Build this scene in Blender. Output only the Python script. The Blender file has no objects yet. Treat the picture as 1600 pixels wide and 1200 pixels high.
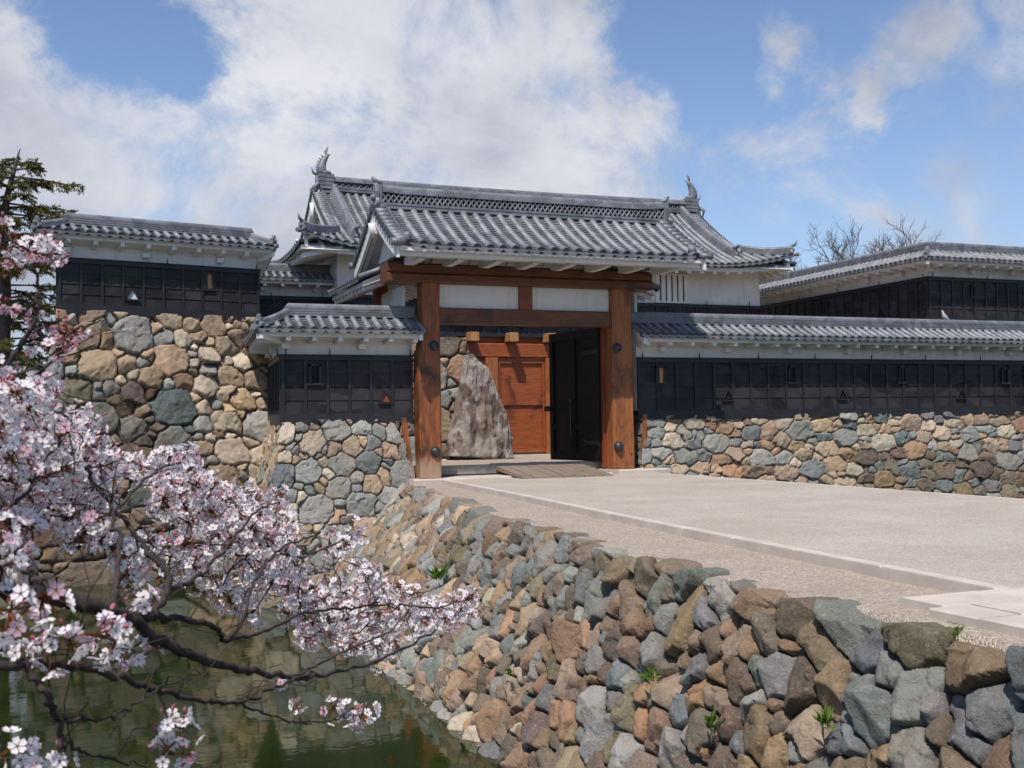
import bpy, bmesh, math, random
import numpy as np
from mathutils import Vector, Matrix
C = bpy.context
SC = C.scene
random.seed(7)
R = math.radians

# ---------------------------------------------------------------- camera
F = 1750.0; YAW = R(21.5); PITCH = math.atan(60/F); ROLL = R(0.85); H = 1.25
fw = Vector((math.sin(YAW)*math.cos(PITCH), math.cos(YAW)*math.cos(PITCH), math.sin(PITCH)))
rt0 = Vector((math.cos(YAW), -math.sin(YAW), 0)); up0 = rt0.cross(fw)
rt = rt0*math.cos(ROLL) - up0*math.sin(ROLL); up = rt0*math.sin(ROLL) + up0*math.cos(ROLL)
EYE = Vector((0, 0, H))
cam = bpy.data.cameras.new('camera'); cam.sensor_width = 36; cam.lens = 36*F/1600
cam.clip_start = 0.05; cam.clip_end = 20000
cam.dof.use_dof = True; cam.dof.focus_distance = 17.0; cam.dof.aperture_fstop = 9.0
co = bpy.data.objects.new('camera', cam); SC.collection.objects.link(co)
m = Matrix((rt, up, -fw)).transposed().to_4x4(); m.translation = EYE
co.matrix_world = m; SC.camera = co
def ray(x, y): return fw*F + rt*(x-800) - up*(y-600)
def at(x, y, dist):            # world point seen at picture place x, y at that many metres
    return EYE + ray(x, y).normalized()*dist

# ---------------------------------------------------------------- light
SUN = Vector((-0.38, -0.49, 1)).normalized()
sl = bpy.data.lights.new('sun', 'SUN'); sl.energy = 5.0; sl.angle = R(0.55); sl.color = (1, .955, .89)
so = bpy.data.objects.new('sun', sl); SC.collection.objects.link(so)
so.rotation_euler = SUN.to_track_quat('Z', 'Y').to_euler()
EXPO = 0.0
SC.view_settings.view_transform = 'Standard'; SC.view_settings.look = 'None'
SC.view_settings.exposure = EXPO; SC.view_settings.gamma = 1

# node helper
class NT:
    def __init__(s, tree): s.t = tree; s.n = tree.nodes; s.l = tree.links
    def add(s, typ, ins=None, **kw):
        nd = s.n.new(typ)
        for k, v in kw.items(): setattr(nd, k, v)
        for k, v in (ins or {}).items(): s.put(nd.inputs[k], v)
        return nd
    def put(s, sock, v):
        if isinstance(v, bpy.types.NodeSocket): s.l.new(v, sock)
        elif isinstance(v, bpy.types.Node): s.l.new(v.outputs[0], sock)
        else:
            if isinstance(v, (tuple, list)) and len(v) == 3 and sock.type == 'RGBA': v = (*v, 1)
            sock.default_value = v
    def math(s, op, a, b=0.0, c=0.0, clamp=False):
        nd = s.n.new('ShaderNodeMath'); nd.operation = op; nd.use_clamp = clamp
        s.put(nd.inputs[0], a); s.put(nd.inputs[1], b); s.put(nd.inputs[2], c); return nd.outputs[0]
    def mix(s, f, a, b, mode='MIX'):
        nd = s.n.new('ShaderNodeMix'); nd.data_type = 'RGBA'; nd.blend_type = mode
        s.put(nd.inputs[0], f); s.put(nd.inputs[6], a); s.put(nd.inputs[7], b); return nd.outputs[2]
    def noise(s, vec, scale, detail=4, rough=.55, dist=0):
        nd = s.add('ShaderNodeTexNoise', {'Scale': scale, 'Detail': detail, 'Roughness': rough, 'Distortion': dist})
        s.put(nd.inputs['Vector'], vec); return nd.outputs['Fac']
    def ramp(s, f, stops):
        nd = s.n.new('ShaderNodeValToRGB'); s.put(nd.inputs[0], f); e = nd.color_ramp.elements
        while len(e) < len(stops): e.new(.5)
        for q, (p, c) in zip(e, stops):
            q.position = p; q.color = (c, c, c, 1) if isinstance(c, (int, float)) else (*c, 1)
        return nd.outputs[0]
    def smooth(s, v, a, b):
        nd = s.add('ShaderNodeMapRange', {'Value': v, 'From Min': a, 'From Max': b}, interpolation_type='SMOOTHSTEP')
        return nd.outputs[0]
    def scale(s, vec, sc, rot=(0, 0, 0)):
        nd = s.add('ShaderNodeMapping', {'Scale': sc, 'Rotation': rot}); s.put(nd.inputs['Vector'], vec); return nd.outputs[0]

# ---------------------------------------------------------------- sky with clouds (by direction)
W = bpy.data.worlds.new('World'); SC.world = W; W.use_nodes = True
t = NT(W.node_tree); t.n.clear()
sky = t.add('ShaderNodeTexSky', sky_type='NISHITA', sun_disc=False, sun_elevation=math.asin(SUN.z),
            sun_rotation=math.atan2(SUN.x, SUN.y), air_density=1.0, dust_density=0.6, ozone_density=2.5, altitude=600)
tc = t.add('ShaderNodeTexCoord').outputs['Generated']
nv = t.add('ShaderNodeVectorMath', {0: tc}, operation='NORMALIZE').outputs[0]
sx = t.add('ShaderNodeSeparateXYZ', {0: nv})
az = t.math('ARCTAN2', sx.outputs[0], sx.outputs[1]); el = t.math('ARCSINE', sx.outputs[2])
def azel(x, y):
    d = ray(x, y).normalized(); return math.atan2(d.x, d.y), math.asin(d.z)
wz = t.noise(nv, 5.5, 8, .68); wz2 = t.noise(t.scale(nv, (1, 1, 1), (1, 2, 0)), 5.5, 8, .68)
azw = t.math('ADD', az, t.math('MULTIPLY', t.math('SUBTRACT', wz, .5), .22))
elw = t.math('ADD', el, t.math('MULTIPLY', t.math('SUBTRACT', wz2, .5), .16))
# big bank of cloud and the small ones right of it: place, radii (in radians), weight
CL = [(250, 300, .40, .11, 1.25), (680, 150, .13, .15, 1.3), (420, 190, .13, .075, 1.5), (900, 240, .13, .12, 1.2), (-100, 230, .14, .11, 1.2), (760, 40, .16, .10, 1.0),
      (70, 100, .05, .04, .75), (470, 20, .09, .07, 1.1), (1000, 250, .07, .05, .9), (1225, 80, .042, .034, 1.0), (1205, 125, .025, .03, .9),
      (1385, 145, .03, .028, 1.0), (1490, 45, .04, .045, .66), (1355, 290, .036, .024, .80), (1215, 330, .036, .026, .80),
      (1155, 222, .036, .020, .72), (1540, 230, .03, .02, .45), (860, 10, .03, .02, .8), (-900, 100, .5, .2, 1.1), (2600, 200, .4, .12, 1.0), (1800, -100, .12, .06, .7), (1430, 100, .03, .015, .6),
      (600, -900, .5, .3, .9), (-400, -500, .3, .2, .9)]
dens = None
for (x, y, ra, re, w) in CL:
    if ra < .06: w *= .68
    a0, e0 = azel(x, y)
    da = t.math('DIVIDE', t.math('SUBTRACT', azw, a0), ra); de = t.math('DIVIDE', t.math('SUBTRACT', elw, e0), re)
    d2 = t.math('ADD', t.math('MULTIPLY', da, da), t.math('MULTIPLY', de, de))
    g = t.math('MULTIPLY', t.math('EXPONENT', t.math('MULTIPLY', d2, -.75)), w)
    dens = g if dens is None else t.math('MAXIMUM', dens, g)
for (x, y, ra, re, w) in [(205, 60, .09, .06, .46), (60, 10, .06, .03, .40), (320, 105, .07, .03, .30), (450, 8, .03, .02, .3), (990, 50, .06, .06, .7)]:
    a0, e0 = azel(x, y)
    da = t.math('DIVIDE', t.math('SUBTRACT', azw, a0), ra); de = t.math('DIVIDE', t.math('SUBTRACT', elw, e0), re)
    g = t.math('MULTIPLY', t.math('EXPONENT', t.math('MULTIPLY', t.math('ADD', t.math('MULTIPLY', da, da), t.math('MULTIPLY', de, de)), -.75)), w)
    dens = t.math('SUBTRACT', dens, g)
fb = t.noise(nv, 8.0, 10, .66, .35); fb2 = t.noise(nv, 3.2, 6, .55)
dens = t.math('MINIMUM', dens, .66)
dn = t.math('ADD', dens, t.math('MULTIPLY', t.math('SUBTRACT', fb, .5), 2.1))
dn = t.math('ADD', dn, t.math('MULTIPLY', t.math('SUBTRACT', fb2, .5), .6))
mask = t.smooth(dn, .12, .80)
shade = t.noise(t.scale(nv, (1, 1, 1.6)), 4.2, 7, .58, .3)
ccol = t.mix(t.smooth(t.math('ADD', shade, t.math('MULTIPLY', t.math('SUBTRACT', el, .2), .35)), .36, .66), (4.7, 4.95, 5.9), (8.2, 8.2, 8.7))
hl = None
for (x, y, ra, re, w) in [(440, 170, .12, .055, .85), (960, 255, .10, .05, .75), (700, 90, .05, .04, .35), (310, 245, .09, .03, .3)]:
    a0, e0 = azel(x, y)
    da = t.math('DIVIDE', t.math('SUBTRACT', azw, a0), ra); de = t.math('DIVIDE', t.math('SUBTRACT', elw, e0), re)
    g = t.math('MULTIPLY', t.math('EXPONENT', t.math('MULTIPLY', t.math('ADD', t.math('MULTIPLY', da, da), t.math('MULTIPLY', de, de)), -.75)), w)
    hl = g if hl is None else t.math('MAXIMUM', hl, g)
ccol = t.mix(t.math('MULTIPLY', hl, t.smooth(fb, .25, .6)), ccol, (9.6, 9.6, 9.9))
skyc = t.mix(1.0, sky.outputs[0], (1.50, 1.52, 1.60), 'MULTIPLY')
hz = t.smooth(el, .32, -.02)
skyc = t.mix(t.math('MULTIPLY', hz, .30), skyc, (4.2, 5.0, 6.5))
fin = t.mix(t.math('MULTIPLY', mask, .93), skyc, ccol)
bg = t.add('ShaderNodeBackground', {'Color': fin, 'Strength': 0.09})
wo = t.add('ShaderNodeOutputWorld', {'Surface': bg.outputs[0]})

# ---------------------------------------------------------------- materials
def mat(name):
    mt = bpy.data.materials.new(name); mt.use_nodes = True
    q = NT(mt.node_tree); b = q.n['Principled BSDF']; return mt, q, b
def ocoord(q): return q.add('ShaderNodeTexCoord').outputs['Object']
def bump(q, b, h, strength, dist=.01):
    nd = q.add('ShaderNodeBump', {'Strength': strength, 'Distance': dist, 'Height': h}); q.l.new(nd.outputs[0], b.inputs['Normal'])
M = {}
def simple(name, col, var=.15, sc=3, rough=.7, bs=.3, bd=.004, bsc=40, spec=.4, stretch=(1, 1, 1), col2=None):
    mt, q, b = mat(name); o = q.scale(ocoord(q), stretch)
    n = q.noise(o, sc, 6, .6); n2 = q.noise(o, bsc, 5, .6)
    c2 = col2 or tuple(c*(1-var*2) for c in col)
    q.put(b.inputs['Base Color'], q.mix(q.smooth(q.math('ADD', q.math('MULTIPLY', n, .7), q.math('MULTIPLY', n2, .3)), .35, .65), c2, col))
    b.inputs['Roughness'].default_value = rough; b.inputs['Specular IOR Level'].default_value = spec
    bump(q, b, n2, bs, bd); M[name] = mt; return mt
def make_tile():
    mt, q, b = mat('roof_tile'); o = ocoord(q)
    v = q.add('ShaderNodeTexVoronoi', {'Vector': q.scale(o, (4.2, 4.2, 4.2)), 'Scale': 1.0}).outputs['Color']
    vv = q.add('ShaderNodeSeparateColor', {0: v}).outputs[0]
    n = q.noise(o, 2.2, 6, .62); n2 = q.noise(o, 34, 5, .6)
    c = q.mix(vv, (.105, .109, .124), (.195, .198, .218))
    c = q.mix(q.smooth(n, .48, .72), c, (.095, .092, .09))
    c = q.mix(q.math('MULTIPLY', q.smooth(n2, .5, .8), .5), c, (.27, .27, .28))
    q.put(b.inputs['Base Color'], c)
    q.put(b.inputs['Roughness'], q.math('ADD', .38, q.math('MULTIPLY', n2, .22)))
    b.inputs['Specular IOR Level'].default_value = .55
    bump(q, b, n2, .25, .004); M['tile'] = mt
make_tile()
simple('tile_shaded', (.075, .078, .088), .2, 5, .6, .4)  # darker tile copy: shade of sunk end faces and ridge openwork painted in
def make_plaster(name, moss):
    mt, q, b = mat(name); o = ocoord(q)
    n = q.noise(o, 1.1, 6, .6); st = q.noise(q.scale(o, (5, 5, .6)), 1.5, 6, .6)
    c = q.mix(q.smooth(n, .35, .7), (.60, .59, .565), (.69, .675, .65))
    c = q.mix(q.math('MULTIPLY', q.smooth(st, .48, .72), .42), c, (.44, .42, .38))
    if moss:
        z = q.add('ShaderNodeSeparateXYZ', {0: o}).outputs
        f = q.math('MULTIPLY', q.smooth(q.math('ADD', z[2], q.math('MULTIPLY', st, .5)), 3.12, 3.62), q.smooth(z[0], 14.5, 19))
        c = q.mix(q.math('MULTIPLY', f, .6), c, (.30, .33, .22))
    q.put(b.inputs['Base Color'], c); b.inputs['Roughness'].default_value = .85
    bump(q, b, q.noise(o, 25, 5, .6), .2, .004); M[name] = mt
make_plaster('plaster', False); make_plaster('mossy_plaster', True)
def make_black():
    mt, q, b = mat('black_board'); o = ocoord(q)
    n = q.noise(o, 1.7, 5, .6); g = q.noise(q.scale(o, (2, 2, 45)), 2, 5, .6)
    v = q.add('ShaderNodeTexVoronoi', {'Vector': q.scale(o, (1.95, 1.95, 3.0)), 'Scale': 1.0}).outputs['Color']
    vv = q.add('ShaderNodeSeparateColor', {0: v}).outputs[0]
    c = q.mix(vv, (.008, .0075, .009), (.034, .030, .032))
    c = q.mix(q.math('MULTIPLY', q.smooth(n, .5, .75), .5), c, (.050, .044, .044))
    q.put(b.inputs['Base Color'], c); b.inputs['Roughness'].default_value = .6; b.inputs['Specular IOR Level'].default_value = .28
    bump(q, b, g, .5, .004); M['black'] = mt
make_black()
simple('black_frame', (.022, .021, .025), .2, 4, .5, .3)
simple('iron', (.03, .032, .036), .2, 8, .45, .4, spec=.6)
def make_wood(name, axis, a, bcol, dark, stain=.5, pale=None):
    mt, q, b = mat(name); o = ocoord(q)
    st = {'z': (9, 9, .7), 'x': (.7, 9, 9), 'y': (9, .7, 9)}[axis]
    g = q.noise(q.scale(o, st), 2.2, 8, .62, 1.2); n = q.noise(q.scale(o, (1, 1, .6)), 1.6, 5, .6, .6)
    fine = q.noise(q.scale(o, tuple(s*4 for s in st)), 3, 4, .6)
    c = q.mix(q.smooth(g, .33, .68), a, bcol)
    c = q.mix(q.math('MULTIPLY', q.smooth(n, .52, .70), stain), c, dark)
    kn = q.add('ShaderNodeTexVoronoi', {'Vector': q.scale(o, tuple(1.6 if s > 1 else .9 for s in st)), 'Scale': 1.5}).outputs['Distance']
    c = q.mix(q.smooth(kn, .10, .03), c, dark)
    c = q.mix(q.math('MULTIPLY', q.smooth(fine, .5, .75), .35), c, dark)
    if pale:
        z = q.add('ShaderNodeSeparateXYZ', {0: o}).outputs[2]
        c = q.mix(q.math('MULTIPLY', q.smooth(q.math('SUBTRACT', z, q.math('MULTIPLY', g, .5)), pale[0], pale[1]), pale[3]), c, pale[2])
    q.put(b.inputs['Base Color'], c); b.inputs['Roughness'].default_value = .55
    bump(q, b, q.math('ADD', g, q.math('MULTIPLY', fine, .4)), .45, .012); M[name] = mt
make_wood('post_wood', 'z', (.15, .042, .011), (.31, .090, .021), (.025, .011, .006), .9, pale=(.33, .02, (.38,.27,.18), .7))
make_wood('post_wood_light', 'z', (.20, .060, .016), (.36, .120, .033), (.06, .022, .009), .65)
make_wood('beam_wood', 'x', (.085, .028, .010), (.155, .055, .019), (.03, .012, .006), .7)
make_wood('red_wood', 'z', (.16, .036, .012), (.24, .062, .020), (.06, .014, .007), .5)
make_wood('door_wood', 'x', (.18, .040, .009), (.32, .078, .015), (.045, .013, .005), .8)
make_wood('end_wood', 'z', (.32, .15, .055), (.46, .25, .10), (.22, .09, .035), .4)
make_wood('grey_wood', 'x', (.22, .19, .16), (.33, .29, .25), (.13, .11, .095), .4)
make_wood('plank_wood', 'x', (.17, .13, .10), (.27, .21, .165), (.10, .075, .055), .5)
simple('granite', (.54, .465, .40), .08, 2.5, .8, .3, .003, 90, col2=(.42, .36, .31))
def make_road():
    mt, q, b = mat('road_surface'); o = ocoord(q)
    n = q.noise(o, .6, 5, .6); s = q.noise(o, 48, 4, .8); s2 = q.noise(o, 9, 5, .6)
    tr = q.noise(q.scale(o, (.7, .12, 1)), 1.4, 5, .6)
    c = q.mix(q.smooth(n, .35, .68), (.35, .292, .238), (.42, .36, .30))
    c = q.mix(q.math('MULTIPLY', q.smooth(tr, .50, .72), .35), c, (.34, .295, .25))
    c = q.mix(q.math('MULTIPLY', q.smooth(s, .51, .60), .6), c, (.20, .165, .135))
    c = q.mix(q.math('MULTIPLY', q.smooth(s, .46, .38), .5), c, (.60, .54, .47))
    c = q.mix(q.math('MULTIPLY', q.smooth(s2, .56, .74), .16), c, (.22, .19, .17))
    q.put(b.inputs['Base Color'], c); b.inputs['Roughness'].default_value = .9
    bump(q, b, s, .6, .006); M['road'] = mt
make_road()
def make_gravel():
    mt, q, b = mat('gravel'); o = ocoord(q)
    v = q.add('ShaderNodeTexVoronoi', {'Vector': o, 'Scale': 60.0})
    cc = q.add('ShaderNodeSeparateColor', {0: v.outputs['Color']}).outputs[0]
    n = q.noise(o, 1.3, 6, .65); n2 = q.noise(o, 22, 5, .7)
    c = q.mix(cc, (.27, .205, .155), (.50, .42, .34))
    c = q.mix(q.math('MULTIPLY', q.smooth(n, .46, .66), .5), c, (.30, .245, .20))
    c = q.mix(q.math('MULTIPLY', q.smooth(n2, .56, .7), .6), c, (.17, .135, .11))
    q.put(b.inputs['Base Color'], c); b.inputs['Roughness'].default_value = .95
    bump(q, b, q.math('ADD', q.math('MULTIPLY', v.outputs['Distance'], -1.2), n2), 1.0, .012); M['gravel'] = mt
make_gravel()
def make_stone():
    mt, q, b = mat('stone'); o = ocoord(q)
    col = q.add('ShaderNodeAttribute', attribute_name='col').outputs['Color']
    n = q.noise(o, 6, 8, .65, .5); n2 = q.noise(o, 38, 8, .7); n3 = q.noise(q.scale(o, (1, 1, .35)), 13, 6, .6)
    c = q.mix(q.math('MULTIPLY', q.smooth(n, .40, .66), .45), col, q.mix(1, col, (.62, .56, .52), 'MULTIPLY'))
    c = q.mix(q.math('MULTIPLY', q.smooth(n3, .55, .74), .40), c, (.20, .115, .06))
    c = q.mix(q.math('MULTIPLY', q.smooth(n2, .52, .72), .5), c, q.mix(1, c, (.50, .48, .46), 'MULTIPLY'))
    c = q.mix(q.math('MULTIPLY', q.smooth(n2, .47, .33), .35), c, (.46, .45, .42))
    q.put(b.inputs['Base Color'], c); b.inputs['Roughness'].default_value = .88; b.inputs['Specular IOR Level'].default_value = .3
    bump(q, b, q.math('ADD', q.math('MULTIPLY', n, .9), n2), 1.0, .026); M['stone'] = mt
make_stone()
def make_water():
    mt, q, b = mat('moat_water'); o = ocoord(q)
    n = q.noise(q.scale(o, (1, 1.6, 1)), 2.3, 4, .5, .6); n2 = q.noise(o, 11, 3, .5)
    b.inputs['Base Color'].default_value = (.016, .03, .006, 1)
    q.put(b.inputs['Base Color'], q.mix(q.smooth(q.noise(o, .5, 5, .6), .35, .7), (.008, .017, .003), (.018, .026, .006)))
    b.inputs['Roughness'].default_value = .035; b.inputs['IOR'].default_value = 1.50
    bump(q, b, q.math('ADD', n, q.math('MULTIPLY', n2, .18)), .028, .05); M['water'] = mt
make_water()
simple('bark', (.060, .040, .034), .25, 12, .85, .8, .01, 30, col2=(.018, .013, .012))
simple('twig', (.050, .030, .028), .25, 12, .8, .3, .003, 60)
simple('conifer_bark', (.11, .085, .07), .25, 6, .9, .6)
simple('far_bark', (.14, .11, .10), .2, 3, .9, .3)
simple('hill', (.075, .10, .11), .2, .004, 1, .1, 1, .02)  # blue-grey tint paints the distance haze into the hill colour
simple('earth', (.12, .105, .07), .25, .6, .95, .5)
def leafy(name, c1, c2, sc, tr=.35):
    mt, q, b = mat(name); o = ocoord(q)
    c = q.mix(q.smooth(q.noise(o, sc, 4, .6), .35, .65), c1, c2)
    a = q.add('ShaderNodeAttribute', attribute_name='tone').outputs['Fac']
    d = q.add('ShaderNodeBsdfDiffuse', {'Color': c, 'Roughness': .8}); tl = q.add('ShaderNodeBsdfTranslucent', {'Color': c})
    mx = q.add('ShaderNodeMixShader', {0: tr, 1: d.outputs[0], 2: tl.outputs[0]})
    q.l.new(mx.outputs[0], q.n['Material Output'].inputs[0]); M[name] = mt
leafy('needles', (.12, .13, .045), (.30, .27, .10), 1.5, .4)
leafy('petal', (.88, .80, .82), (.94, .91, .90), 25, .36)
leafy('petal_pink', (.72, .46, .53), (.83, .63, .69), 25, .42)
leafy('bud', (.42, .10, .13), (.66, .28, .33), 30, .2)
leafy('calyx', (.10, .030, .018), (.24, .10, .035), 30, .1)
leafy('weed', (.07, .14, .02), (.16, .26, .05), 30, .3)
simple('feather', (.50, .49, .50), .1, 30, .7, .2)
simple('beak', (.10, .09, .09), .1, 30, .6, .1)

# ---------------------------------------------------------------- object helpers
def V(*a): return Vector(a)
class MB:
    def __init__(s): s.v = []; s.f = []; s.m = []; s.sm = []
    def add(s, vs, fs, mi=0, smooth=False):
        o = len(s.v); s.v += [tuple(p) for p in vs]; s.f += [tuple(i+o for i in f) for f in fs]
        s.m += [mi]*len(fs); s.sm += [smooth]*len(fs)
    def hexa(s, p, mi=0):        # 8 corners: bottom four then top four, same order
        s.add(p, [(3,2,1,0), (4,5,6,7), (0,1,5,4), (1,2,6,5), (2,3,7,6), (3,0,4,7)], mi)
    def box(s, a, b, mi=0):
        x0,y0,z0 = a; x1,y1,z1 = b
        s.hexa([(x0,y0,z0),(x1,y0,z0),(x1,y1,z0),(x0,y1,z0),(x0,y0,z1),(x1,y0,z1),(x1,y1,z1),(x0,y1,z1)], mi)
    def obox(s, o, a, b, c, mi=0):       # origin corner and three edge vectors
        o, a, b, c = Vector(o), Vector(a), Vector(b), Vector(c)
        s.hexa([o, o+a, o+a+b, o+b, o+c, o+a+c, o+a+b+c, o+b+c], mi)
    def bev(s, a, b, r, mi=0):           # box with chamfered long edges (longest axis kept)
        a, b = Vector(a), Vector(b); d = b-a; ax = max(range(3), key=lambda i: d[i]); u, w = [(1,2),(0,2),(0,1)][ax]
        pts = []
        for (cu, cw) in [(a[u]+r,a[w]),(b[u]-r,a[w]),(b[u],a[w]+r),(b[u],b[w]-r),(b[u]-r,b[w]),(a[u]+r,b[w]),(a[u],b[w]-r),(a[u],a[w]+r)]:
            pts.append((cu, cw))
        vs = []
        for e in (a[ax], b[ax]):
            for cu, cw in pts:
                p = [0,0,0]; p[ax] = e; p[u] = cu; p[w] = cw; vs.append(p)
        fs = [tuple(range(7,-1,-1)), tuple(range(8,16))] + [(i,(i+1)%8,8+(i+1)%8,8+i) for i in range(8)]
        if ax == 1: fs = [f[::-1] for f in fs]
        s.add(vs, fs, mi)
    def tube(s, pts, rads, n=8, mi=0, cap=True, smooth=True):
        pts = [Vector(p) for p in pts]; k = len(pts); vs = []
        ref = None
        for i, p in enumerate(pts):
            d = (pts[min(i+1,k-1)] - pts[max(i-1,0)]).normalized()
            if ref is None: ref = Vector((0,0,1)) if abs(d.z) < .9 else Vector((1,0,0))
            x = ref - d*ref.dot(d)
            if x.length < 1e-5: x = d.orthogonal()
            x.normalize(); ref = x; y = d.cross(x); r = rads[i] if hasattr(rads, '__len__') else rads
            for j in range(n):
                a = 2*math.pi*j/n; vs.append(p + x*(r*math.cos(a)) + y*(r*math.sin(a)))
        fs = [(i*n+j, i*n+(j+1)%n, (i+1)*n+(j+1)%n, (i+1)*n+j) for i in range(k-1) for j in range(n)]
        s.add(vs, fs, mi, smooth)
        if cap:
            o = len(s.v)-len(vs)
            for base, rev in ((o, 1), (o+(k-1)*n, 0)):
                f = tuple(base+j for j in range(n)); s.f.append(f[::-1] if rev else f); s.m.append(mi); s.sm.append(False)
    def extrude(s, prof, path, side, closed=True, mi=0, cap=True, smooth=False):
        # prof: (side, up) pairs; path: points; side: one vector or one per point
        n = len(prof); vs = []
        for i, p in enumerate(path):
            sd = Vector(side[i]) if isinstance(side, list) else Vector(side)
            for (a, b) in prof: vs.append(Vector(p) + sd*a + Vector((0,0,b)))
        fs = []
        for i in range(len(path)-1):
            for j in range(n if closed else n-1):
                fs.append((i*n+j, i*n+(j+1)%n, (i+1)*n+(j+1)%n, (i+1)*n+j))
        if cap and closed: fs += [tuple(range(n-1,-1,-1)), tuple((len(path)-1)*n+j for j in range(n))]
        s.add(vs, fs, mi, smooth)
    def ball(s, c, r, nu=10, nv=6, mi=0, half=False):
        rr = r if hasattr(r, '__len__') else (r,r,r); vs = []; 
        for i in range(nv+1):
            ph = math.pi*i/nv*(.5 if half else 1)
            for j in range(nu):
                a = 2*math.pi*j/nu
                vs.append((c[0]+rr[0]*math.sin(ph)*math.cos(a), c[1]+rr[1]*math.sin(ph)*math.sin(a), c[2]+rr[2]*math.cos(ph)))
        fs = [(i*nu+j, (i+1)*nu+j, (i+1)*nu+(j+1)%nu, i*nu+(j+1)%nu) for i in range(nv) for j in range(nu)]
        s.add(vs, fs, mi, True)
    def build(s, name, mats, parent=None, fix=True):
        me = bpy.data.meshes.new(name); me.from_pydata(s.v, [], s.f)
        mats = mats if isinstance(mats, (list, tuple)) else [mats]
        for q in mats: me.materials.append(M[q] if isinstance(q, str) else q)
        me.polygons.foreach_set('material_index', s.m); me.polygons.foreach_set('use_smooth', s.sm)
        if fix:
            bm = bmesh.new(); bm.from_mesh(me); bmesh.ops.recalc_face_normals(bm, faces=bm.faces); bm.to_mesh(me); bm.free()
        me.update(); return link(name, me, parent)
def link(name, me, parent=None):
    o = bpy.data.objects.new(name, me); SC.collection.objects.link(o)
    if parent:
        o.parent = parent; o.matrix_parent_inverse = Matrix.Translation(parent.location).inverted()
    return o
def tag(o, label, cat, group=None, kind=None):
    if label: o['label'] = label
    if cat: o['category'] = cat
    if group: o['group'] = group
    if kind: o['kind'] = kind
    return o
def thing(name, loc, label, cat, group=None):
    o = bpy.data.objects.new(name, None); SC.collection.objects.link(o); o.location = loc; o.empty_display_size = .2
    return tag(o, label, cat, group)
def structure(o): o['kind'] = 'structure'; return o

# ---------------------------------------------------------------- value noise for the stones
def vnoise(P, seed=0):
    P = np.asarray(P, float); i = np.floor(P).astype(np.int64); f = P - i; f = f*f*(3-2*f)
    def h(a, b, c):
        n = (a*73856093) ^ (b*19349663) ^ (c*83492791) ^ (seed*2654435761)
        n = (n ^ (n >> 13)) * 1274126177 & 0x7fffffff; n = n ^ (n >> 16)
        return (n & 0xffff)/65535.0
    r = 0
    for dx in (0, 1):
        for dy in (0, 1):
            for dz in (0, 1):
                w = (f[:,0] if dx else 1-f[:,0])*(f[:,1] if dy else 1-f[:,1])*(f[:,2] if dz else 1-f[:,2])
                r = r + w*h(i[:,0]+dx, i[:,1]+dy, i[:,2]+dz)
    return r
def fbm(P, octv=4, seed=0):
    a, s, r = .5, 1.0, 0
    for k in range(octv): r = r + a*(vnoise(P*s, seed+k)-.5); a *= .5; s *= 2.03
    return r

GREY = [(.235,.24,.22), (.285,.285,.26), (.19,.198,.192), (.34,.325,.285), (.25,.25,.22)]
TAN = [(.44,.315,.20), (.48,.365,.25), (.41,.29,.195), (.37,.275,.19), (.50,.415,.31)]
BROWN = [(.215,.160,.108), (.175,.135,.098), (.255,.190,.130), (.31,.205,.125)]
RED = [(.40,.24,.14), (.34,.21,.13)]
def sites(U0, U1, V0, V1, radii, seed, aspect, dens=1.0):
    rng = np.random.RandomState(seed); pts = []; rad = []; A = (U1-U0)*(V1-V0); cs = 2.4*max(r for r, *_ in radii); grid = {}
    for (r, frac, tight) in radii:
        tries = int(dens*A/(r*r)*frac*3.2); X = rng.uniform(U0, U1, tries).tolist(); Y = rng.uniform(V0, V1, tries).tolist(); S_ = rng.uniform(.82, 1.18, tries).tolist()
        for x, y, s_ in zip(X, Y, S_):
            rr = r*s_; gx, gy = int(x/aspect//cs), int(y//cs); ok = True
            for i in (gx-1, gx, gx+1):
                for j in (gy-1, gy, gy+1):
                    for (px, py, pr_) in grid.get((i, j), ()):
                        dx = (px-x)/aspect; dy = py-y; q = (pr_+rr)*tight
                        if dx*dx+dy*dy < q*q: ok = False; break
                    if not ok: break
                if not ok: break
            if ok: pts.append((x, y)); rad.append(rr); grid.setdefault((gx, gy), []).append((x, y, rr))
    return np.array(pts), np.array(rad), rng
import time as _tm
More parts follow.
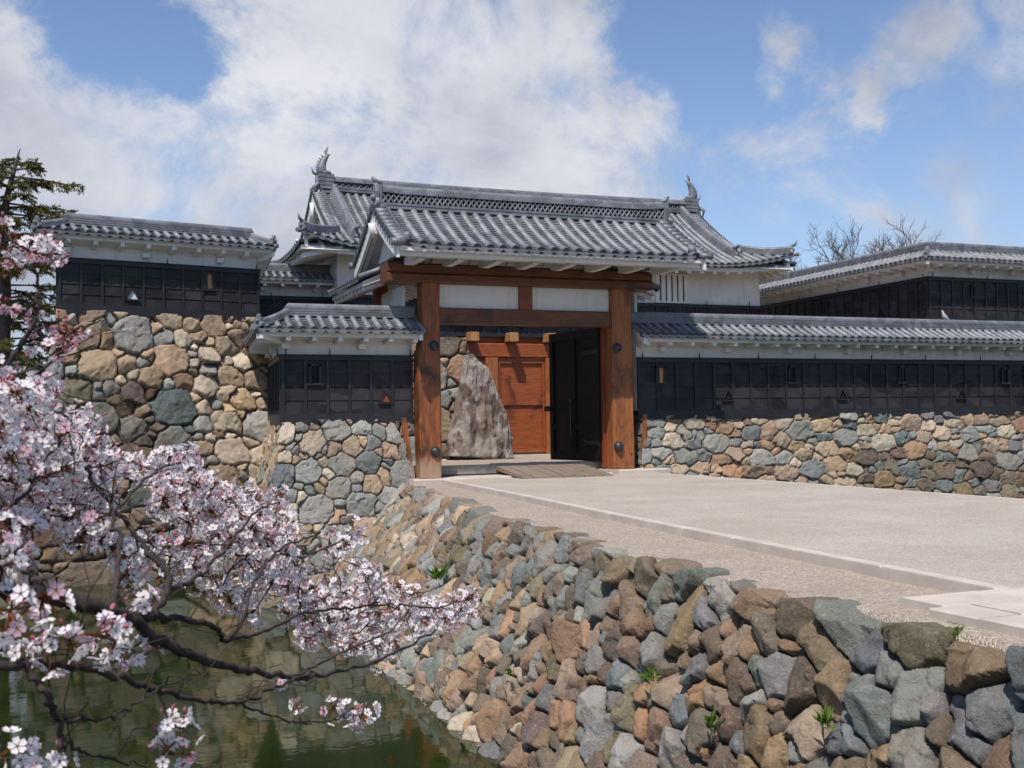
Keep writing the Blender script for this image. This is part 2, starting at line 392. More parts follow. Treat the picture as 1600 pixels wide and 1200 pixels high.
def stone_face(name, bottom, top, radii, seed, du, dv, pal, parent=None, aspect=1.2, amp=.07, gap=.10, facet=.55, tight=.04,
               capw=0.0, spread=.35, warp=.05, rot=.5, tall=None, extra=None, warm=None, powr=.8, lean=0.0, NF=5, tilt=.5, pn=2.0, caprow=None, rough=1.0, merge=.3):
    """dry stone face: polyline of bottom and top points (same count), stones bulging along the face normal"""
    B = np.array(bottom, float); T = np.array(top, float); k = len(B)
    mid = (B+T)/2; seg = np.r_[0, np.cumsum(np.linalg.norm(np.diff((T*.6+B*.4)[:, :2], axis=0), axis=1))]
    Hh = tall or float(np.mean(np.linalg.norm(T-B, axis=1)))
    L = seg[-1]
    if callable(du):
        us = [0.0]
        while us[-1] < L: us.append(us[-1]+du(us[-1]))
        us = np.array(us); us[-1] = L
    else: us = np.linspace(0, L, int(L/du)+2)
    us = np.unique(np.r_[us, seg])
    nv = int(Hh/dv)+1; nc = int(capw/dv) if capw else 0
    vs = np.r_[np.linspace(0, Hh, nv), Hh+np.linspace(0, capw, nc+1)[1:]] if nc else np.linspace(0, Hh, nv)
    # normals per segment, blended at corners
    nr = []
    for i in range(k-1):
        t_ = (B[i+1]-B[i]+T[i+1]-T[i])/2; upv = (T[i]-B[i]+T[i+1]-B[i+1])/2; n_ = np.cross(t_, upv); nr.append(n_/np.linalg.norm(n_))
    nr = np.array(nr)
    Bu = np.array([np.interp(us, seg, B[:, c]) for c in range(3)]).T; Tu = np.array([np.interp(us, seg, T[:, c]) for c in range(3)]).T
    si = np.clip(np.searchsorted(seg, us, 'right')-1, 0, k-2); Nu = nr[si].copy()
    for j in range(1, k-1):
        w = np.abs(us-seg[j]) < .14; a = np.clip((us[w]-seg[j])/.14*.5+.5, 0, 1)[:, None]; Nu[w] = nr[j-1]*(1-a)+nr[j]*a
    Nu /= np.linalg.norm(Nu, axis=1)[:, None]
    nu, nvv = len(us), len(vs)
    UU, VV = np.meshgrid(us, vs, indexing='ij')
    f = np.clip(VV/Hh, 0, 1)[..., None]
    P0 = Bu[:, None, :]*(1-f)+Tu[:, None, :]*f
    NN = np.repeat(Nu[:, None, :], nvv, 1).copy()
    if nc:
        over = np.clip(VV-Hh, 0, None)[..., None]; inw = -NN*np.array([1, 1, 0]); inw /= np.linalg.norm(inw, axis=2)[..., None]
        P0 = P0+inw*over
        b = np.clip((VV-Hh+.10)/.20, 0, 1)[..., None]; NN = NN*(1-b)+np.array([0, 0, 1.0])*b*np.array([1.0]); NN /= np.linalg.norm(NN, axis=2)[..., None]
    P = P0.reshape(-1, 3); N = NN.reshape(-1, 3); UV = np.c_[UU.ravel(), VV.ravel()]
    pts, rad, rng = sites(-.4, L+.4, -.3, Hh+capw+.3, radii, seed, aspect)
    if caprow:
        sp, rc = caprow; cu = np.arange(-.2, L+.3, sp)+rng.uniform(-.18, .18, len(np.arange(-.2, L+.3, sp)))*sp; cv = Hh-.10+rng.uniform(-.05, .05, len(cu))
        keep = np.ones(len(pts), bool)
        for a_, b_ in zip(cu, cv): keep &= ~((np.abs(pts[:, 0]-a_) < sp*.52) & (np.abs(pts[:, 1]-b_) < rc*1.15)) & (pts[:, 1] < Hh+.1)
        pts = np.r_[pts[keep], np.c_[cu, cv]]; rad = np.r_[rad[keep], np.full(len(cu), rc)*rng.uniform(.85, 1.2, len(cu))]
    n = len(pts)
    ang = rng.uniform(-rot, rot, n); asp = aspect*rng.uniform(1-spread, 1+spread, n)
    gid = np.arange(n)
    for i in rng.permutation(n)[:int(n*merge)]:
        if gid[i] != i or (gid == i).sum() > 1: continue
        dd_ = np.hypot((pts[:, 0]-pts[i, 0])/aspect, pts[:, 1]-pts[i, 1]); dd_[i] = 9; j = int(dd_.argmin())
        if rad[i]+rad[j] < 1.75*np.median(rad)*1.2 and (gid == gid[j]).sum() < 2: gid[i] = gid[j]
    cen = pts.copy()
    for i in range(n):
        if gid[i] != i: cen[gid[i]] = (pts[gid[i]]+pts[i])/2; rad[gid[i]] = max(rad[i], rad[gid[i]])*1.25
    prad = np.where(gid == np.arange(n), rad, rad)
    Mx = np.empty((n, 2, 2)); ca, sa = np.cos(ang), np.sin(ang); ra = np.sqrt(asp)
    Mx[:, 0, 0] = ca/ra/rad; Mx[:, 0, 1] = sa/ra/rad; Mx[:, 1, 0] = -sa*ra/rad; Mx[:, 1, 1] = ca*ra/rad
    G = np.array([1/math.sqrt(aspect), math.sqrt(aspect)]); lean_ = np.array([[math.cos(lean), math.sin(lean)], [-math.sin(lean), math.cos(lean)]])
    pg = (pts@lean_.T)*G; pw = rad*powr*rng.uniform(.8, 1.2, n)
    q3 = np.c_[UV*1.0, np.full(len(UV), seed*1.7)]
    Wp = UV + warp*np.c_[fbm(q3*7, 3, seed), fbm(q3*7+31, 3, seed+9)]*2
    F1 = np.full(len(UV), 9e9); F2 = F1.copy(); I1 = np.zeros(len(UV), int)
    order = np.argsort(Wp[:, 0]); rmax = 3.2*rad.max()*1.3
    for s0 in range(0, len(order), 1200):
        idx = order[s0:s0+1200]; w = Wp[idx]
        near = np.where((pts[:, 0] > w[:, 0].min()-rmax) & (pts[:, 0] < w[:, 0].max()+rmax))[0]
        wg = (w@lean_.T)*G; d = np.abs(wg[:, None, :]-pg[near][None]); r = ((d**pn).sum(2))**(1/pn)-pw[near][None]
        o3_ = np.argpartition(r, 4, axis=1)[:, :5]; a = np.take_along_axis(r, o3_, 1); od = np.argsort(a, 1); o3_ = near[np.take_along_axis(o3_, od, 1)]; a = np.take_along_axis(a, od, 1)
        i1 = gid[o3_[:, 0]]; other = np.where(gid[o3_] != i1[:, None], a, 9e9).min(1); F1[idx] = (other-a[:, 0])*.5; I1[idx] = i1
    edge = F1+fbm(np.c_[UV*9, np.zeros(len(UV))], 3, seed+4)*tight*.8; edge = np.maximum(edge, 0)
    g = np.clip(edge/tight, 0, 1); g = g*g*(3-2*g)
    Q = np.einsum('nij,nj->ni', Mx[I1], Wp-cen[I1])
    hgt = np.full(len(UV), 9.0)
    for kf in range(NF):
        th = rng.uniform(0, 2*np.pi, n); sl_ = rng.uniform(.2, 1.25, n)*facet; off = rng.uniform(.15, .95, n)
        hk = off[I1]-sl_[I1]*(Q[:, 0]*np.cos(th[I1])+Q[:, 1]*np.sin(th[I1])); hgt = np.minimum(hgt, hk)
    tx, ty = rng.normal(0, tilt*.5, n), rng.normal(0, tilt*.5, n)
    hgt = hgt+tx[I1]*Q[:, 0]+ty[I1]*Q[:, 1]; hgt = np.clip(hgt, -1.2, 1.3)
    base = rng.uniform(-.55, .55, n)
    sz = np.clip(rad/np.median(rad), .5, 1.6)
    h = amp*(hgt*sz[I1]+base[I1]*.55)
    h = h*g-gap*(1-g) - amp*.12*np.clip(1-edge/(tight*3), 0, 1)
    # broken sub-faces
    for (sc_, am) in ((.19, .26), (.07, .10)):
        qv = UV/sc_+fbm(q3*5, 2, seed+13)[:, None]*2; ci = np.floor(qv); bd_ = np.full(len(UV), 9.); sv = np.zeros(len(UV))
        for dx in (-1, 0, 1):
            for dy in (-1, 0, 1):
                cx, cy = ci[:, 0]+dx, ci[:, 1]+dy; hh = lambda k_: np.modf(np.abs(np.sin(cx*127.1+cy*311.7+k_*74.7+seed+I1*13.3)*43758.5453))[0]
                px, py = cx+hh(1), cy+hh(2); ex, ey = qv[:, 0]-px, qv[:, 1]-py; d_ = ex*ex+ey*ey; m_ = d_ < bd_
                sv = np.where(m_, (hh(3)-.5)*ex*1.25+(hh(4)-.5)*ey*1.25+(hh(5)-.5)*.12, sv); bd_ = np.where(m_, d_, bd_)
        h = h+sv*sc_*am*rough*g
    p7 = np.c_[P]; h = h+fbm(p7*3.1, 4, 3)*amp*.28+fbm(p7*17, 3, 5)*.013*g
    if nc: ov = np.clip((VV.ravel()-Hh+.02)/.14, 0, 1); h = h*(1-ov)+np.minimum(h*.35, .03)*ov
    out = P+N*h[:, None]
    pal_i = []
    cum = np.cumsum([w for _, w in pal]); cum = cum/cum[-1]
    for i in range(n):
        mul = 1.0; x = rng.rand(); j = int(np.searchsorted(cum, x)); fam = pal[j][0]
        if warm:      # families shift along or up the face
            alt = warm(pts[i, 0], pts[i, 1], rng.rand()); fam = alt or fam
            if isinstance(fam, tuple): fam, mul = fam
            fam = fam or TAN
        c = np.array(fam[rng.randint(len(fam))]); pal_i.append(c*mul*rng.uniform(.75, 1.2)+rng.uniform(-.012, .012, 3))
    pal_i = np.array(pal_i); c2 = pal_i*.55+pal_i[rng.permutation(n)]*.45
    blend = np.clip((fbm(p7*2.6+rng.uniform(0, 50), 4, 21)+.02)*6, 0, 1)[:, None]*.5
    col = pal_i[I1]*(1-blend)+c2[I1]*blend
    dirt = np.array([.035, .028, .022]); gg = np.clip(edge/(tight*.8), 0, 1)[:, None]
    col = np.clip(col*gg+dirt*(1-gg), .02, .8)
    if extra: out, col = extra(out, col, UU.ravel(), VV.ravel())
    me = bpy.data.meshes.new(name); idx = np.arange(nu*nvv).reshape(nu, nvv)
    fc = np.stack([idx[:-1, :-1], idx[1:, :-1], idx[1:, 1:], idx[:-1, 1:]], -1).reshape(-1, 4)
    me.vertices.add(len(out)); me.vertices.foreach_set('co', out.ravel())
    me.loops.add(fc.size); me.loops.foreach_set('vertex_index', fc.ravel().astype(np.int32))
    me.polygons.add(len(fc)); me.polygons.foreach_set('loop_start', np.arange(0, fc.size, 4, dtype=np.int32)); me.polygons.foreach_set('loop_total', np.full(len(fc), 4, np.int32))
    me.update(calc_edges=True); me.validate()
    me.polygons.foreach_set('use_smooth', np.ones(len(fc), bool))
    at_ = me.color_attributes.new('col', 'FLOAT_COLOR', 'POINT'); at_.data.foreach_set('color', np.c_[col, np.ones(len(col))].ravel())
    me.materials.append(M['stone'])
    return link(name, me, parent)

# ---------------------------------------------------------------- tiled roofs
def slope(mb, org, a, b, run, zf, ua, ub, pitch, rr=.065, tl=.28, pl=.11, t_min=0.0, lim0=None, lim1=None, lift=None, caps=True, phase=.5):
    """org: point on the ridge line; a along, b down-slope (unit, level); zf(t): height; rows of round tiles over stepped pans.
    lim0/lim1(u) give the t range of the row at u (hips)"""
    org, a, b = Vector(org), Vector(a), Vector(b); lf = lift or (lambda u, t: 0)
    def pt(u, t, dz=0): 
        p = org+a*u+b*t; return Vector((p.x, p.y, zf(t)+lf(u, t)+dz))
    n = max(1, round((ub-ua)/pitch)); pitch = (ub-ua)/n
    def rng_(u):
        t0 = max(t_min, lim0(u) if lim0 else 0); t1 = min(run, lim1(u) if lim1 else run); return t0, t1
    # pans
    for i in range(n):
        u0 = ua+pitch*i; um = u0+pitch/2; t0, t1 = rng_(um)
        if t1-t0 < .06: continue
        k = max(1, round((t1-t0)/pl)); cs = [(0, .022), (.3, -.004), (.5, -.012), (.7, -.004), (1, .022)]
        vs = []; fs = []
        for j in range(k):
            ta = t0+(t1-t0)*j/k; tb = t0+(t1-t0)*(j+1)/k
            for (c, dz) in cs: vs.append(pt(u0+c*pitch, ta, dz-.012))
            for (c, dz) in cs: vs.append(pt(u0+c*pitch, tb+.012, dz+.022))
            o = j*10
            for c in range(4): fs.append((o+c, o+c+1, o+5+c+1, o+5+c))
            if j < k-1:
                for c in range(4): fs.append((o+5+c, o+5+c+1, o+10+c+1, o+10+c))
        mb.add(vs, fs, 0, False)
        if caps:   # lip of the eave pan
            vs = [pt(u0+c*pitch, t1+.016, dz+.024) for (c, dz) in cs]+[pt(u0+c*pitch, t1+.012, dz-.035-(.02 if .2 < c < .8 else 0)) for (c, dz) in cs]
            mb.add(vs, [(c, c+1, 6+c, 5+c) for c in range(4)])
    # round rows
    for i in range(n+1):
        u = ua+pitch*i+random.gauss(0, .005); uc = min(max(u, ua+.01), ub-.01); t0, t1 = rng_(uc)
        if t1-t0 < .08: continue
        k = max(1, round((t1-t0)/tl)); sec = 7; vs = []; fs = []
        for j in range(k):
            ta = t0+(t1-t0)*j/k; tb = t0+(t1-t0)*(j+1)/k
            jz = random.gauss(0, .0035); jr = random.uniform(.96, 1.04)
            for tt, r_, in ((ta, rr*.90*jr), (tb-.004, rr*1.03*jr)):
                for q in range(sec):
                    an = math.pi*(q/(sec-1)); vs.append(pt(u+r_*math.cos(an), tt, .012+jz+r_*math.sin(an)))
            o = j*2*sec
            for q in range(sec-1): fs.append((o+q, o+q+1, o+sec+q+1, o+sec+q))
            if j < k-1:
                for q in range(sec-1): fs.append((o+sec+q, o+sec+q+1, o+2*sec+q+1, o+2*sec+q))
        mb.add(vs, fs, 0, True)
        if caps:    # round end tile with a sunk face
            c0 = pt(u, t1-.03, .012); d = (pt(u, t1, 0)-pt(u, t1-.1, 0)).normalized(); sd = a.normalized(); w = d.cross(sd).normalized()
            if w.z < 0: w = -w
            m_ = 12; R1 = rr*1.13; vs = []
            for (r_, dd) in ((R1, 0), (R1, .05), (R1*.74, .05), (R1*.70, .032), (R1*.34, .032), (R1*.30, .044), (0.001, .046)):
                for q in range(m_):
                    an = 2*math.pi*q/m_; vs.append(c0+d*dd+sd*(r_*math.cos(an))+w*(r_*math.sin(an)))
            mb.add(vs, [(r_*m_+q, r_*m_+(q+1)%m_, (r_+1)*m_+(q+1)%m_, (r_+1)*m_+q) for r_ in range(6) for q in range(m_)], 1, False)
def ridge_prof(w, h, layers, cap=.075):
    p = []; lh = (h-cap*.8)/layers
    for i in range(layers):
        ww = w/2*(1-.18*i/max(1, layers-1)); p += [(ww, i*lh), (ww, i*lh+lh*.62), (ww-.018, i*lh+lh*.66), (ww-.018, i*lh+lh)]
    z = layers*lh; n = 7
    top = [(cap*1.15*math.cos(math.pi*q/(n-1)), z+cap*math.sin(math.pi*q/(n-1))) for q in range(n)]
    return p+top+[(-x, y) for x, y in reversed(p)]
def ridge(mb, path, side, w=.24, h=.26, layers=4, cap=.075, mi=0):
    mb.extrude(ridge_prof(w, h, layers, cap), path, side, mi=mi)
def ogre_tile(mb, p, d, s=.22, h=.3):       # upright end tile at the foot of a ridge, facing d
    d = Vector(d).normalized(); sd = d.cross(Vector((0,0,1))).normalized(); upv = Vector((0,0,1))
    out = [(-.9,0),(-1,.25),(-.75,.5),(-.85,.8),(-.45,.85),(-.3,1.15),(0,1.3),(.3,1.15),(.45,.85),(.85,.8),(.75,.5),(1,.25),(.9,0)]
    vs = [Vector(p)+sd*(x*s/2)+upv*(y*h*.8) for x, y in out]+[Vector(p)+d*.07+sd*(x*s/2*.92)+upv*(y*h*.8*.96) for x, y in out]
    n = len(out); mb.add(vs, [tuple(range(n-1,-1,-1)), tuple(range(n, 2*n))]+[(i,(i+1)%n,n+(i+1)%n,n+i) for i in range(n)])
    c = Vector(p)+d*.08+upv*(h*.42); mb.ball(c, (s*.2, s*.2, s*.2), 8, 5)
def wall_zf(z0, z1, run): return lambda t_: z0-(z0-z1)*(1.18*t_/run-.18*(t_/run)**2)
def miter(path):      # for each point of the plan: unit directions, outward normals and half-angle tangents
    P = [Vector((x, y, 0)) for x, y in path]; D = [(P[i+1]-P[i]).normalized() for i in range(len(P)-1)]
    N_ = [Vector((d.y, -d.x, 0)) for d in D]; tn = [0.0]
    for i in range(1, len(P)-1):
        ph = math.atan2(D[i-1].x*D[i].y-D[i-1].y*D[i].x, D[i-1].dot(D[i])); tn.append(math.tan(ph/2))
    tn.append(0.0); return P, D, N_, tn
def plaster_wall(name, label, path, zb, zt, zw, ztile0, ztile1, th=.36, over=.6, plaster='plaster', pitch=.245, bay=.50, rows=4,
                 holes=(), hooks=None, raft=.62, front=0, group=None, end0=True, end1=True, zin=None, cat='castle wall', ridge_h=.27, low_detail=()):
    P, D, N_, tn = miter(path); root = thing(name, (P[0].x, P[0].y, zb), label, cat, group)
    k = len(P); run = over+th/2
    def off(i, d, z=0):      # corner i of the line offset outward by d
        j = min(i, k-2); n = N_[j]; t_ = D[j]
        if 0 < i < k-1: return P[i]+n*d-t_*(d*tn[i])*1.0+Vector((0,0,z)) if False else P[i]+N_[i-1]*d+D[i-1]*(d*tn[i])+Vector((0,0,z))
        return P[i]+n*d+Vector((0,0,z))
    w = MB(); bd = MB(); sf = MB(); rf = MB(); tl = MB(); rg = MB()
    for i in range(k-1):
        a, b, n = D[i], N_[i], None; L = (P[i+1]-P[i]).length
        # core
        o0, o1, q0, q1 = off(i, 0), off(i+1, 0), off(i, -th), off(i+1, -th)
        def quad(mb, z0, z1, d0, d1, mi=0):
            A, B_, C_, D_ = off(i, d0), off(i+1, d0), off(i+1, d1), off(i, d1)
            mb.hexa([p+Vector((0,0,z)) for z in (z0, z1) for p in (A, B_, C_, D_)], mi)
        quad(w, zb+.02, zw+.02, 0, -th)
        # boards: lapped rows, battens, rails
        quad(bd, zt-.10, zt, .075, .001, 1); quad(bd, zt, zt+.022, .10, .001, 1)
        quad(bd, zb-.09, zb+.13, .07, -th-.03, 1)
        zr0, zr1 = zb+.13, zt-.10; rh = (zr1-zr0)/rows
        for r_ in range(rows):
            A0, A1 = off(i, .045), off(i+1, .045); B0, B1 = off(i, .028), off(i+1, .028); z0 = zr0+rh*r_; z1 = z0+rh
            C0, C1 = off(i, .001), off(i+1, .001)
            zz = lambda p, z: p+Vector((0,0,z))
            bd.hexa([zz(A0, z0), zz(A1, z0), zz(C1, z0), zz(C0, z0), zz(B0, z1-.003), zz(B1, z1-.003), zz(C1, z1-.003), zz(C0, z1-.003)], 0)
        ue0 = .075*max(0, tn[i]); ue1 = L+.075*max(0, tn[i+1]); nb = max(1, round(L/bay)); 
        for r_ in range(nb+1):
            u = -.0+L*r_/nb; u = min(max(u, -ue0+.03), ue1-.03)
            bd.obox(P[i]+a*(u-.028)+b*.02+Vector((0,0,zr0)), a*.056, b*.048, (0,0,zr1-zr0), 1)
        # soffit and eave board
        sz0, sz1 = zw, ztile1-.045
        A, B_ = off(i, .001), off(i+1, .001); E0, E1 = off(i, over-.10), off(i+1, over-.10)
        zz = lambda p, z: p+Vector((0,0,z))
        sf.hexa([zz(A, sz0), zz(B_, sz0), zz(E1, sz1-.10), zz(E0, sz1-.10), zz(A, sz0+.16), zz(B_, sz0+.16), zz(E1, sz1), zz(E0, sz1)])
        nr_ = max(1, round(L/raft)); ext0 = (over-.08)*max(0, tn[i]); ext1 = (over-.08)*max(0, tn[i+1])
        L2 = L+ext0+ext1; nr_ = max(1, round(L2/raft))
        for r_ in range(nr_+1):
            u = -ext0+.06+(L2-.12)*r_/nr_
            din = 0.02 if 0 <= u <= L else .02+ (max(-u, u-L)/max(1e-6, tn[i] if u < 0 else tn[i+1]))
            if din > over-.15: continue
            p = P[i]+a*(u-.05); fo = over-.09
            z_at = lambda d: sz0+(sz1-.10-sz0)*d/(over-.03)
            sf.hexa([zz(p+b*din, z_at(din)-.085), zz(p+a*.1+b*din, z_at(din)-.085), zz(p+a*.1+b*fo, z_at(fo)-.085), zz(p+b*fo, z_at(fo)-.085),
                     zz(p+b*din, z_at(din)+.02), zz(p+a*.1+b*din, z_at(din)+.02), zz(p+a*.1+b*fo, z_at(fo)+.02), zz(p+b*fo, z_at(fo)+.02)])
            if r_ % 3 == 1 and 0 <= u <= L:
                sf.obox(p+a*-.03+b*.005+Vector((0,0,z_at(0)-.20)), a*.16, b*.16, (0,0,.12))
        # inner soffit
        I0, I1_ = off(i, -th-.001), off(i+1, -th-.001); J0, J1 = off(i, -th-over+.03), off(i+1, -th-over+.03)
        sf.hexa([zz(J0, sz1-.1), zz(J1, sz1-.1), zz(I1_, sz0), zz(I0, sz0), zz(J0, sz1), zz(J1, sz1), zz(I1_, sz0+.16), zz(I0, sz0+.16)])
        # tiles both ways from the ridge over the core's middle
        zf = wall_zf(ztile0, ztile1, run); mid = -th/2; c0, c1 = tn[i], tn[i+1]
        org = P[i]+b*mid; ms0, ms1 = mid*c0, mid*c1      # ridge corner shifts
        u0r, u1r = -ms0 if 0 < i else 0, L+(ms1 if i+1 < k-1 else 0)
        for sgn in ((1, -1) if i not in low_detail else (1,)):
            s0 = c0*sgn if i > 0 else 0; s1 = c1*sgn if i+1 < k-1 else 0
            ua = u0r-max(0, s0)*run-(.14 if i == 0 and end0 else 0); ub = u1r+max(0, s1)*run+(.14 if i+1 == k-1 and end1 else 0)
            def l0(u, s0=s0, s1=s1):
                t_ = 0
                if s0 > 0 and u < u0r: t_ = max(t_, (u0r-u)/s0)
                if s1 > 0 and u > u1r: t_ = max(t_, (u-u1r)/s1)
                return t_
            def l1(u, s0=s0, s1=s1):
                t_ = run
                if s0 < 0: t_ = min(t_, (u-u0r)/-s0)
                if s1 < 0: t_ = min(t_, (u1r-u)/-s1)
                return t_
            slope(tl, org, a, b*sgn, run, zf, ua, ub, pitch, rr=.062, lim0=l0, lim1=l1, caps=True, pl=.10)
        # solid under the tiles
        R0, R1 = P[i]+b*mid+a*(u0r), P[i]+b*mid+a*u1r
        for d0 in (over-.02, -th-over+.02):
            E0, E1 = off(i, d0), off(i+1, d0)
            q = [zz(R0, ztile0-.05), zz(R1, ztile0-.05), zz(E1, ztile1-.05), zz(E0, ztile1-.05)]
            rf.add(q, [(0,1,2,3)])
    # ridge line
    rp = [off(i, -th/2, ztile0-.02) for i in range(k)]; rs = []
    if end0: rp[0] = rp[0]-D[0]*.10
    if end1: rp[-1] = rp[-1]+D[-1]*.10
    for i in range(k):
        if i == 0: rs.append(N_[0])
        elif i == k-1: rs.append(N_[-1])
        else:
            v = (N_[i-1]+N_[i]).normalized(); rs.append(v/max(.5, v.dot(N_[i])))
    ridge(rg, rp, rs, .25, ridge_h, 4, .07)
    for i in range(1, k-1):
        if tn[i] > .03:      # hip over a convex corner
            r0 = off(i, -th/2, ztile0+.03); e0 = off(i, over-.04, ztile1+.045)
            if tn[i] > .12:
                d = (e0-r0); dl = Vector((d.x, d.y, 0)).normalized(); sd = Vector((dl.y, -dl.x, 0))
                pth = [r0+d*s+Vector((0,0,-.035*math.sin(math.pi*s))) for s in (0, .33, .66, .93)]
                ridge(rg, pth, sd, .20, .15, 2, .06); ogre_tile(rg, pth[-1]+dl*.0, dl, .24, .26)
                rg.tube([e0-dl*.05+V(0,0,-.02), e0+dl*.10+V(0,0,-.01)], .06, 8)
            sf.hexa([off(i, .02, zw-.12)+V(0,0,0), off(i, .02, zw-.12)+D[i]*.14, off(i, over-.02, ztile1-.2)+D[i]*.14, off(i, over-.02, ztile1-.2),
                     off(i, .02, zw+.05), off(i, .02, zw+.05)+D[i]*.14, off(i, over-.02, ztile1-.1)+D[i]*.14, off(i, over-.02, ztile1-.1)])
    for e, i, sg in ((end0, 0, -1), (end1, k-1, 1)):       # gable ends
        if not e: continue
        j = 0 if i == 0 else k-2; a = D[j]*sg; b = N_[j]; 
        for s_ in (1, -1):
            def q(d, z, o): 
                base = P[i]-b*th/2+b*(s_*d)+a*o; return Vector((base.x, base.y, z))
            sf.hexa([q(0, ztile0-.20, .0), q(run-.02, ztile1-.20, .0), q(run-.02, ztile1-.20, .09), q(0, ztile0-.20, .09),
                     q(0, ztile0-.02, .0), q(run-.02, ztile1-.03, .0), q(run-.02, ztile1-.03, .09), q(0, ztile0-.02, .09)])
            sf.add([q(0, ztile0-.1, .002), q(run-.1, zw+.02 if False else ztile1-.12, .002), q(th/2, zw-.05, .002), q(0, zw-.05, .002)], [(0,1,2,3)])
            tl.tube([q(0, ztile0+.03, .10), q(run*.5, (ztile0+ztile1)/2+.005, .10), q(run+.02, ztile1+.02, .10)], .055, 8)
    w.build('plaster_body', plaster, root); bd.build('board_cladding', ['black', 'black_frame'], root)
    sf.build('eave_soffit', plaster, root); tl.build('tiled_roof', ['tile', 'tile_shaded'], root, fix=False)
    rf.build('roof_deck', plaster, root); rg.build('ridge_tiles', 'tile', root)
    # iron hooks and loopholes: (segment, distance, kind, height)
    for (i, u) in (hooks or []):
        p = P[i]+D[i]*u+N_[i]*.09; h = MB(); h.tube([p+V(0,0,zt-.02), p+N_[i]*.01+V(0,0,zt+.10), p+N_[i]*.05-D[i]*.02+V(0,0,zt+.16)], [.018, .015, .006], 5)
        h.build('iron_hook', 'iron', root)
    for (i, u, kind, zc) in holes:
        a, b = D[i], N_[i]; p = P[i]+a*u+V(0,0,zc); fr = MB(); pn = MB()
        if kind[0] == 'r':
            hw, hh = .085, .185
            for (x0, x1, z0, z1) in ((-hw-.05, -hw, -hh, hh+.04), (hw, hw+.05, -hh, hh+.04), (-hw-.05, hw+.05, hh, hh+.05), (-hw-.09, hw+.09, -hh-.05, -hh)):
                fr.obox(p+a*x0+b*.03+V(0,0,z0), a*(x1-x0), b*.055, (0,0,z1-z0))
            if kind == 'rl': fr.obox(p+a*(-hw)+b*.03+V(0,0,-hh), a*(hw*.7), b*.03, (0,0,2*hh))
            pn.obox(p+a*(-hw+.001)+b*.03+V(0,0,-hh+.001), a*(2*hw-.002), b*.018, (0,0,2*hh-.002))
        else:
            s_ = .15
            for (x0, z0, x1, z1) in ((-s_, -.09, 0, .17), (0, .17, s_, -.09), (-s_-.02, -.10, s_+.02, -.10)):
                A_ = p+a*x0+V(0,0,z0)+b*.03; B_ = p+a*x1+V(0,0,z1)+b*.03; fr.obox(A_, B_-A_, b*.06, V(0,0,-.035))
            pn.hexa([p+a*x+b*y+V(0,0,z) for y in (.03, .052) for x, z in ((-s_+.02, -.09), (s_-.02, -.09), (.001, .14), (-.001, .14))])
        o = fr.build('loophole_frame', 'black_frame', root)
        mt = {'rl': 'end_wood', 'tw': 'plaster', 'tr': 'red_wood'}.get(kind, 'hole_shade')
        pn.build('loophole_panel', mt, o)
    return root
simple('hole_shade', (.004, .004, .005), .1, 5, .8, .1)  # near-black paint for the shade inside loopholes and windows, no iron there
simple('iron_door', (.009, .008, .009), .3, 2.5, .38, .3, spec=.5)

# ================================================================ ground and water
ZW = -2.2
def sheet(name, polys, m_, z, thick=None):
    mb = MB()
    for p in polys:
        n = len(p); mb.add([(x, y, z) for x, y in p], [tuple(range(n))])
        if thick: 
            vs = [(x, y, z) for x, y in p]+[(x, y, z-thick) for x, y in p]; mb.add(vs, [(i, (i+1) % n, n+(i+1) % n, n+i) for i in range(n)])
    return structure(mb.build(name, m_))
# land sheet to the horizon with the moat cut out of it
g = MB(); o_ = 9000
for (x0, y0, x1, y1) in ((-o_, -o_, o_, 1.2), (-o_, 1.2, -90, o_), (90, 1.2, o_, o_), (-90, 90, 90, o_)):
    g.add([(x0, y0, -.42), (x1, y0, -.42), (x1, y1, -.42), (x0, y1, -.42)], [(0, 1, 2, 3)])
g.add([(-90, 1.2, -.42), (90, 1.2, -.42), (90, 1.2, -3), (-90, 1.2, -3)], [(0, 1, 2, 3)])
g.add([(-90, 90, -.42), (90, 90, -.42), (90, 90, -3), (-90, 90, -3)], [(0, 1, 2, 3)])
for x in (-90, 90): g.add([(x, 1.2, -.42), (x, 90, -.42), (x, 90, -3), (x, 1.2, -3)], [(0, 1, 2, 3)])
structure(g.build('ground', 'earth'))
sheet('moat_water', [[(-92, 1), (92, 1), (92, 92), (-92, 92)]], 'water', ZW)
sheet('castle_ground', [[(-9, 41), (5.6, 38), (5.6, 25.3), (60, 25.3), (60, 89), (-30, 89), (-30, 46), (-9, 46)]], 'gravel', .06, 3)
